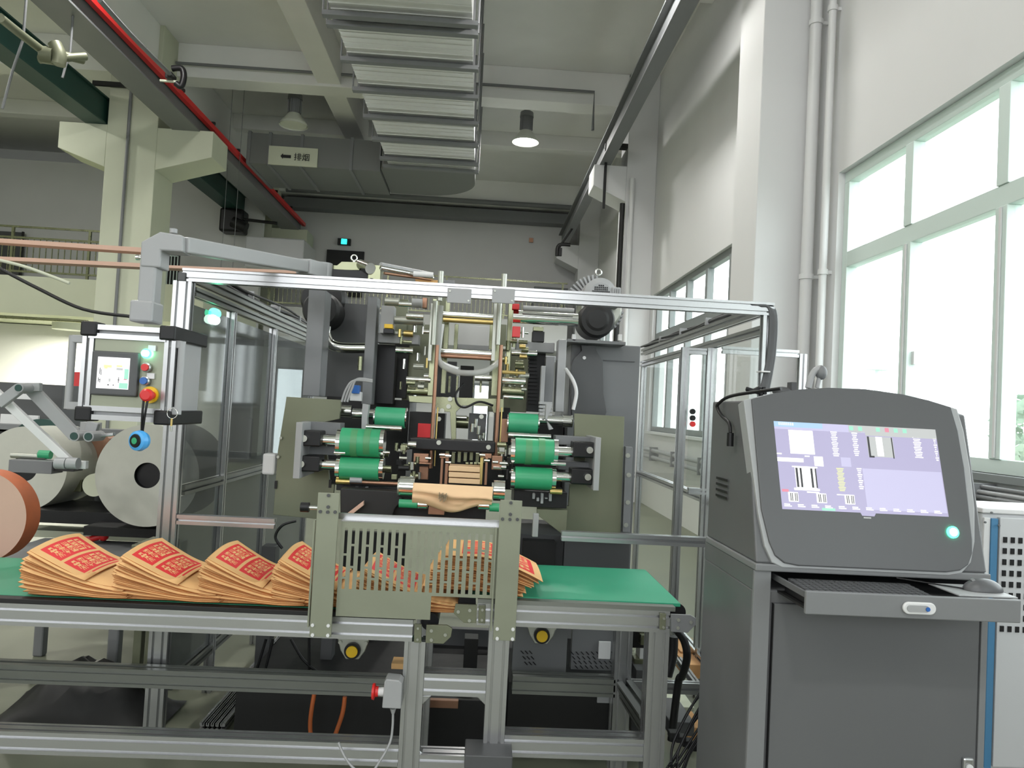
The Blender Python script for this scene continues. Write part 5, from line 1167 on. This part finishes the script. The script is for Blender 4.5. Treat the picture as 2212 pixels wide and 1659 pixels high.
# keyboard drawer
TD = 2.09
xl, xr = P(1741, 1300, TD).x, P(2206, 1320, TD).x
z1_ = P(1974, 1287, TD).z; z0_ = P(1974, 1337, TD).z
dr_ = MB().box(xl, xr, TD, TD+.014, z0_, z1_).build('keyboard_drawer', 'consol2', cs, .003, label='pulled-out grey keyboard drawer')
MB().box(xl, xl+.008, TD+.014, FD+.2, z1_-.02, z1_-.004).build('tray_side', 'console', dr_); MB().box(xr-.008, xr, TD+.014, FD-.013, z1_-.02, z1_-.004).build('tray_side', 'console', dr_)
MB().box(xl+.008, XcR-.05, TD+.014, FD+.25, z0_+.008, z0_+.014).build('tray_floor', 'black2', dr_)
MB().box(XcR-.05, xr-.008, TD+.014, FD-.013, z0_+.008, z0_+.014).build('tray_floor', 'black2', dr_)
hx = P(1983, 1313, TD).x; hz = P(1983, 1313, TD).z
pill = [(hx+.030*s_+.0165*math.cos(a), hz+.0165*math.sin(a)) for s_, a0 in ((1, -90), (-1, 90)) for a in [math.radians(a0+i*15) for i in range(13)]]
pz = MB().prism([(x, TD-.01, z) for x, z in pill], (0, .01, 0)).build('pull_handle', 'white', dr_, .003)
pill2 = [(hx-.006+.022*s_+.009*math.cos(a), hz+.009*math.sin(a)) for s_, a0 in ((1, -90), (-1, 90)) for a in [math.radians(a0+i*15) for i in range(13)]]
MB().prism([(x, TD-.013, z) for x, z in pill2], (0, .003, 0)).build('latch_lever', 'lgrey', dr_); MB().cyl((hx+.02, TD-.014, hz), (hx+.02, TD-.016, hz), .006, 14).build('latch_dot', 'blue', dr_)
# keyboard
kz = z1_-.018
kb = thing('keyboard', 'black computer keyboard on the pulled-out drawer tray', 'keyboard', (xl+.2, TD+.13, kz))
MB().box(xl+.02, xl+.40, TD+.045, TD+.20, z0_+.0145, kz).build('keyboard_case', 'black', kb, .005)
mk = MB()
for r_ in range(6):
    for c_ in range(19):
        x = xl+.027+c_*.0193; y = TD+.052+r_*.0238; mk.prism([(x, y, kz), (x+.016, y, kz), (x+.016, y+.019, kz), (x, y+.019, kz)], (0, 0, .008+.001*r_))
mk.build('keys', 'bezel', kb, kind='stuff')
# mouse on pad
pd = MB().box(xr-.165, xr+.005, TD+.02, TD+.17, z1_-.001, z1_+.004).build('mouse_pad', 'lgrey', bevel=.002, label='light grey mouse support beside the keyboard', cat='mouse pad')
ms_ = thing('computer_mouse', 'black computer mouse on the drawer at the right picture edge', 'mouse', (xr-.05, TD+.09, z1_+.004))
mb = MB(); nu, nv_ = 16, 10; vs = []
for j in range(nv_+1):
    for i in range(nu):
        a = 2*PI*i/nu; t_ = j/nv_*PI/2; vs.append(Vector((xr-.05+.058*math.cos(a)*math.cos(t_), TD+.09+.032*math.sin(a)*math.cos(t_), z1_+.005+.034*math.sin(t_))))
mb.add(vs, [[j*nu+i, j*nu+(i+1) % nu, (j+1)*nu+(i+1) % nu, (j+1)*nu+i] for j in range(nv_) for i in range(nu)], 0, True).build('mouse_shell', 'bezel', ms_)
MB().cyl((xr-.085, TD+.09, z1_+.028), (xr-.077, TD+.09, z1_+.032), .008, 12).build('scroll_wheel', 'consol2', ms_)
MB().tube([(xr-.108, TD+.09, z1_+.008), (xr-.16, TD+.13, z1_+.008), (xr-.25, FD-.02, z1_+.01)], .0025, 6).build('mouse_cord', 'black', ms_)
# things on top of console
t = thing('cable', 'black cable with connector hanging down the console side', 'cable', P(1555, 960, 2.75))
def PS(x, y): return onplane(x, y, Vector((XcL-.014, 0, 0)), Vector((1, 0, 0)))
MB().tube([Vector((XcL+.12, 2.45, 1.60)), Vector((XcL+.02, 2.62, 1.575))]+[PS(*q) for q in ((1552, 872), (1551, 884), (1560, 899), (1575, 914), (1578, 935))], .006, 8).build('cord', 'black', t)
MB().tube([PS(1578, 935), PS(1577, 964)], .011, 10).build('plug', 'black', t)
t = thing('adhesive_clip', 'small black cable connectors standing on the console top, left end', 'connector', P(1640, 850, 2.7))
for a in ((1612, 840, 1640, 848), (1620, 848, 1640, 838), (1640, 836, 1645, 856), (1650, 836, 1652, 852)): MB().cyl(P(a[0], a[1], 2.7), P(a[2], a[3], 2.7), .008, 8).build('connector', 'black', t)
MB().sphere(P(1690, 846, 2.7), .03, 14, sc=(1.2, 1, .6)).build('puck', 'dgrey', t); MB().box(*FR(1705, 1716, 826, 848, 2.7)[:2], 2.68, 2.72, *FR(1705, 1716, 826, 848, 2.7)[2:]).build('plug', 'dgrey', t)
t = thing('webcam', 'grey gooseneck bracket with a rounded head on the console top', 'bracket', P(1765, 838, 2.65))
ptube('stem', 'lgrey', t, [(1746, 838, 2.65), (1752, 815, 2.65), (1762, 800, 2.65), (1776, 796, 2.65)], .012, 8); MB().sphere(P(1774, 805, 2.65), .02, 14, sc=(1, 1, 1.3)).build('head', 'ibeam', t); ptube('strut', 'lgrey', t, [(1765, 838, 2.65), (1770, 815, 2.65)], .008, 6)

# ================================================================ RIGHT: CHILLER CABINET AND PIPES
t = thing('chiller_cabinet', 'pale metal cabinet with blue edge strips and square air holes, right of the console', 'cabinet', P(2200, 1400, 2.95))
CX = P(2118, 1200, 2.95).x; cz = P(2170, 1110, 2.95).z
MB().box(CX, CX+1.0, 2.95, 3.25, GZ, cz).build('cabinet_body', 'pale', t, .006); MB().box(CX-.005, CX+1.005, 2.94, 3.255, cz, cz+.02).build('cabinet_lid', 'white', t, .004)
pbox('blue_strip', 'sblue', t, 2134, 2149, 1120, 1660, 2.935, .015, .002); pbox('pale_strip', 'white', t, 2118, 2132, 1118, 1660, 2.94, .01, .002)
pbox('front_panel', 'pale', t, 2153, 2330, 1122, 1660, 2.93, .02, .002)
mb = MB()
for r_ in range(9):
    for c_ in range(9): q = P(2171+c_*16.5-r_*.9, 1166+r_*24+c_*.9, 2.929); mb.box(q.x-.0075, q.x+.0075, 2.926, 2.93, q.z-.011, q.z+.011)
mb.build('air_holes', 'black', t, kind='stuff')
bolts(t, [(2141, 1107), (2127, 1128), (2157, 1135)], 2.93, 2.4, 'ibeam')
t = thing('pipe_bundle', 'stack of horizontal grey pipes on the wall below the near window', 'pipe', (3.1, 4, 1.0))
for i in range(8):
    z_ = 1.17-i*.030; MB().cyl((3.1-.02*(i % 3), 1.5, z_), (3.1-.02*(i % 3), 6.6, z_), .014, 8).build('pipe', 'lgrey' if i % 2 else 'ibeam', t)
for y in (3.8, 4.6, 5.6): MB().box(3.02, 3.19, y, y+.04, .9, 1.19).build('pipe_bracket', 'ibeam', t)

t = thing('pipe_bundle', 'pair of pale pipes on the wall below the far row of windows', 'pipe', (3.1, 11, .8))
for z_ in (.92, .80): MB().cyl((3.1, 8.3, z_), (3.1, 14.5, z_), .035, 10).build('pipe', 'lgrey', t)
for y in (9, 10.5, 12, 13.5): MB().box(3.05, 3.19, y, y+.05, .74, .98).build('pipe_bracket', 'ibeam', t)
# ================================================================ RIGHT UNDER CONVEYOR: clutter
t = thing('valve_unit', 'small machine unit with black valve and olive fittings behind the right conveyor leg', 'machine', P(1390, 1500, 4.0))
def V(*a, **k): return pbox(a[0], a[1], t, *a[2:], **k)
V('blue_strip', 'lblue', 1358, 1364, 1358, 1390, 4.0, .02); V('valve_body', 'black', 1366, 1396, 1362, 1400, 4.0, .1); V('fitting', 'machined', 1384, 1402, 1372, 1394, 3.95, .05); V('base', 'white', 1382, 1402, 1396, 1424, 4.1, .1); V('base', 'machined', 1370, 1402, 1424, 1444, 4.1, .2); V('foot', 'dgrey', 1374, 1402, 1448, 1474, 4.0, .2)
V('stand', 'dgrey', 1362, 1404, 1474, 1700, 4.0, .2)
t = thing('big_hose', 'thick black bent hoses hanging below the right conveyor end', 'hose', P(1470, 1470, 3.4))
ptube('hose', 'black', t, [(1462, 1362, 3.3), (1478, 1385, 3.3), (1484, 1420, 3.3), (1474, 1460, 3.35), (1465, 1476, 3.4), (1450, 1600, 3.4)], .017, 10); ptube('hose', 'black', t, [(1455, 1375, 3.5), (1452, 1420, 3.5), (1442, 1460, 3.5)], .022, 10)
t = thing('low_frame', 'low aluminium floor frame between the right conveyor leg and the console', 'frame', (1.0, 3.6, 0))
a = P(1480, 1485, 3.6); MB().profile((a.x-.35, 3.6, a.z), (a.x+.4, 3.6, a.z), (0, 1, 0), .045, .05).build('rail', 'alu', t); 
b_ = P(1465, 1425, 3.9); MB().profile(b_, P(1505, 1480, 3.62), (1, 0, 0), .03, .03).build('brace', 'alu', t)
for dx in (-.33, .38): MB().profile((a.x+dx, 3.6, GZ), (a.x+dx, 3.6, a.z-.026), (1, 0, 0), .04, .04).build('foot', 'alu', t)
for i, (x0, x1, y0, y1, D, c_, lab) in enumerate(((1470, 1516, 1408, 1432, 4.6, 'cardboard', 'orange-brown carton behind the low frame, upper one'), (1480, 1516, 1436, 1466, 4.4, 'cardboard', 'orange-brown carton behind the low frame, lower one'), (1440, 1500, 1527, 1536, 3.7, 'cream', 'cream tray on the floor beside the console'), (1446, 1500, 1560, 1590, 3.5, 'dgrey', 'dark grey block on the floor beside the console'), (1485, 1520, 1572, 1600, 3.8, 'cardboard', 'small brown board on the floor beside the console'))):
    q0, q1, w0, w1 = FR(x0, x1, y0, y1, D); MB().box(q0, q1, D, D+.3, w0, w1).build('carton' if c_ == 'cardboard' else 'floor_block', c_, bevel=.003, label=lab, cat='box')
t = thing('cable_tangle', 'tangle of thin black cables running from the console to the floor', 'cable', P(1470, 1650, 2.9))
rc = random.Random(21)
for i in range(9):
    x = 1516; y = 1460+i*14; ptube('cable', 'black', t, [(x+20, y, 2.95), (1500-rc.uniform(0, 15), y+60, 2.95), (1470-rc.uniform(0, 20), y+120+rc.uniform(0, 30), 2.93), (1440+rc.uniform(-5, 25), 1640+rc.uniform(0, 30), 2.9)], .0045, 6)
for i in range(4): 
    q = P(1458+i*14, 1590+i*9, 3.0); MB().box(q.x-.02, q.x+.02, 3.0, 3.04, q.z-.012, q.z+.012).build('plug', 'black2', t, .003)
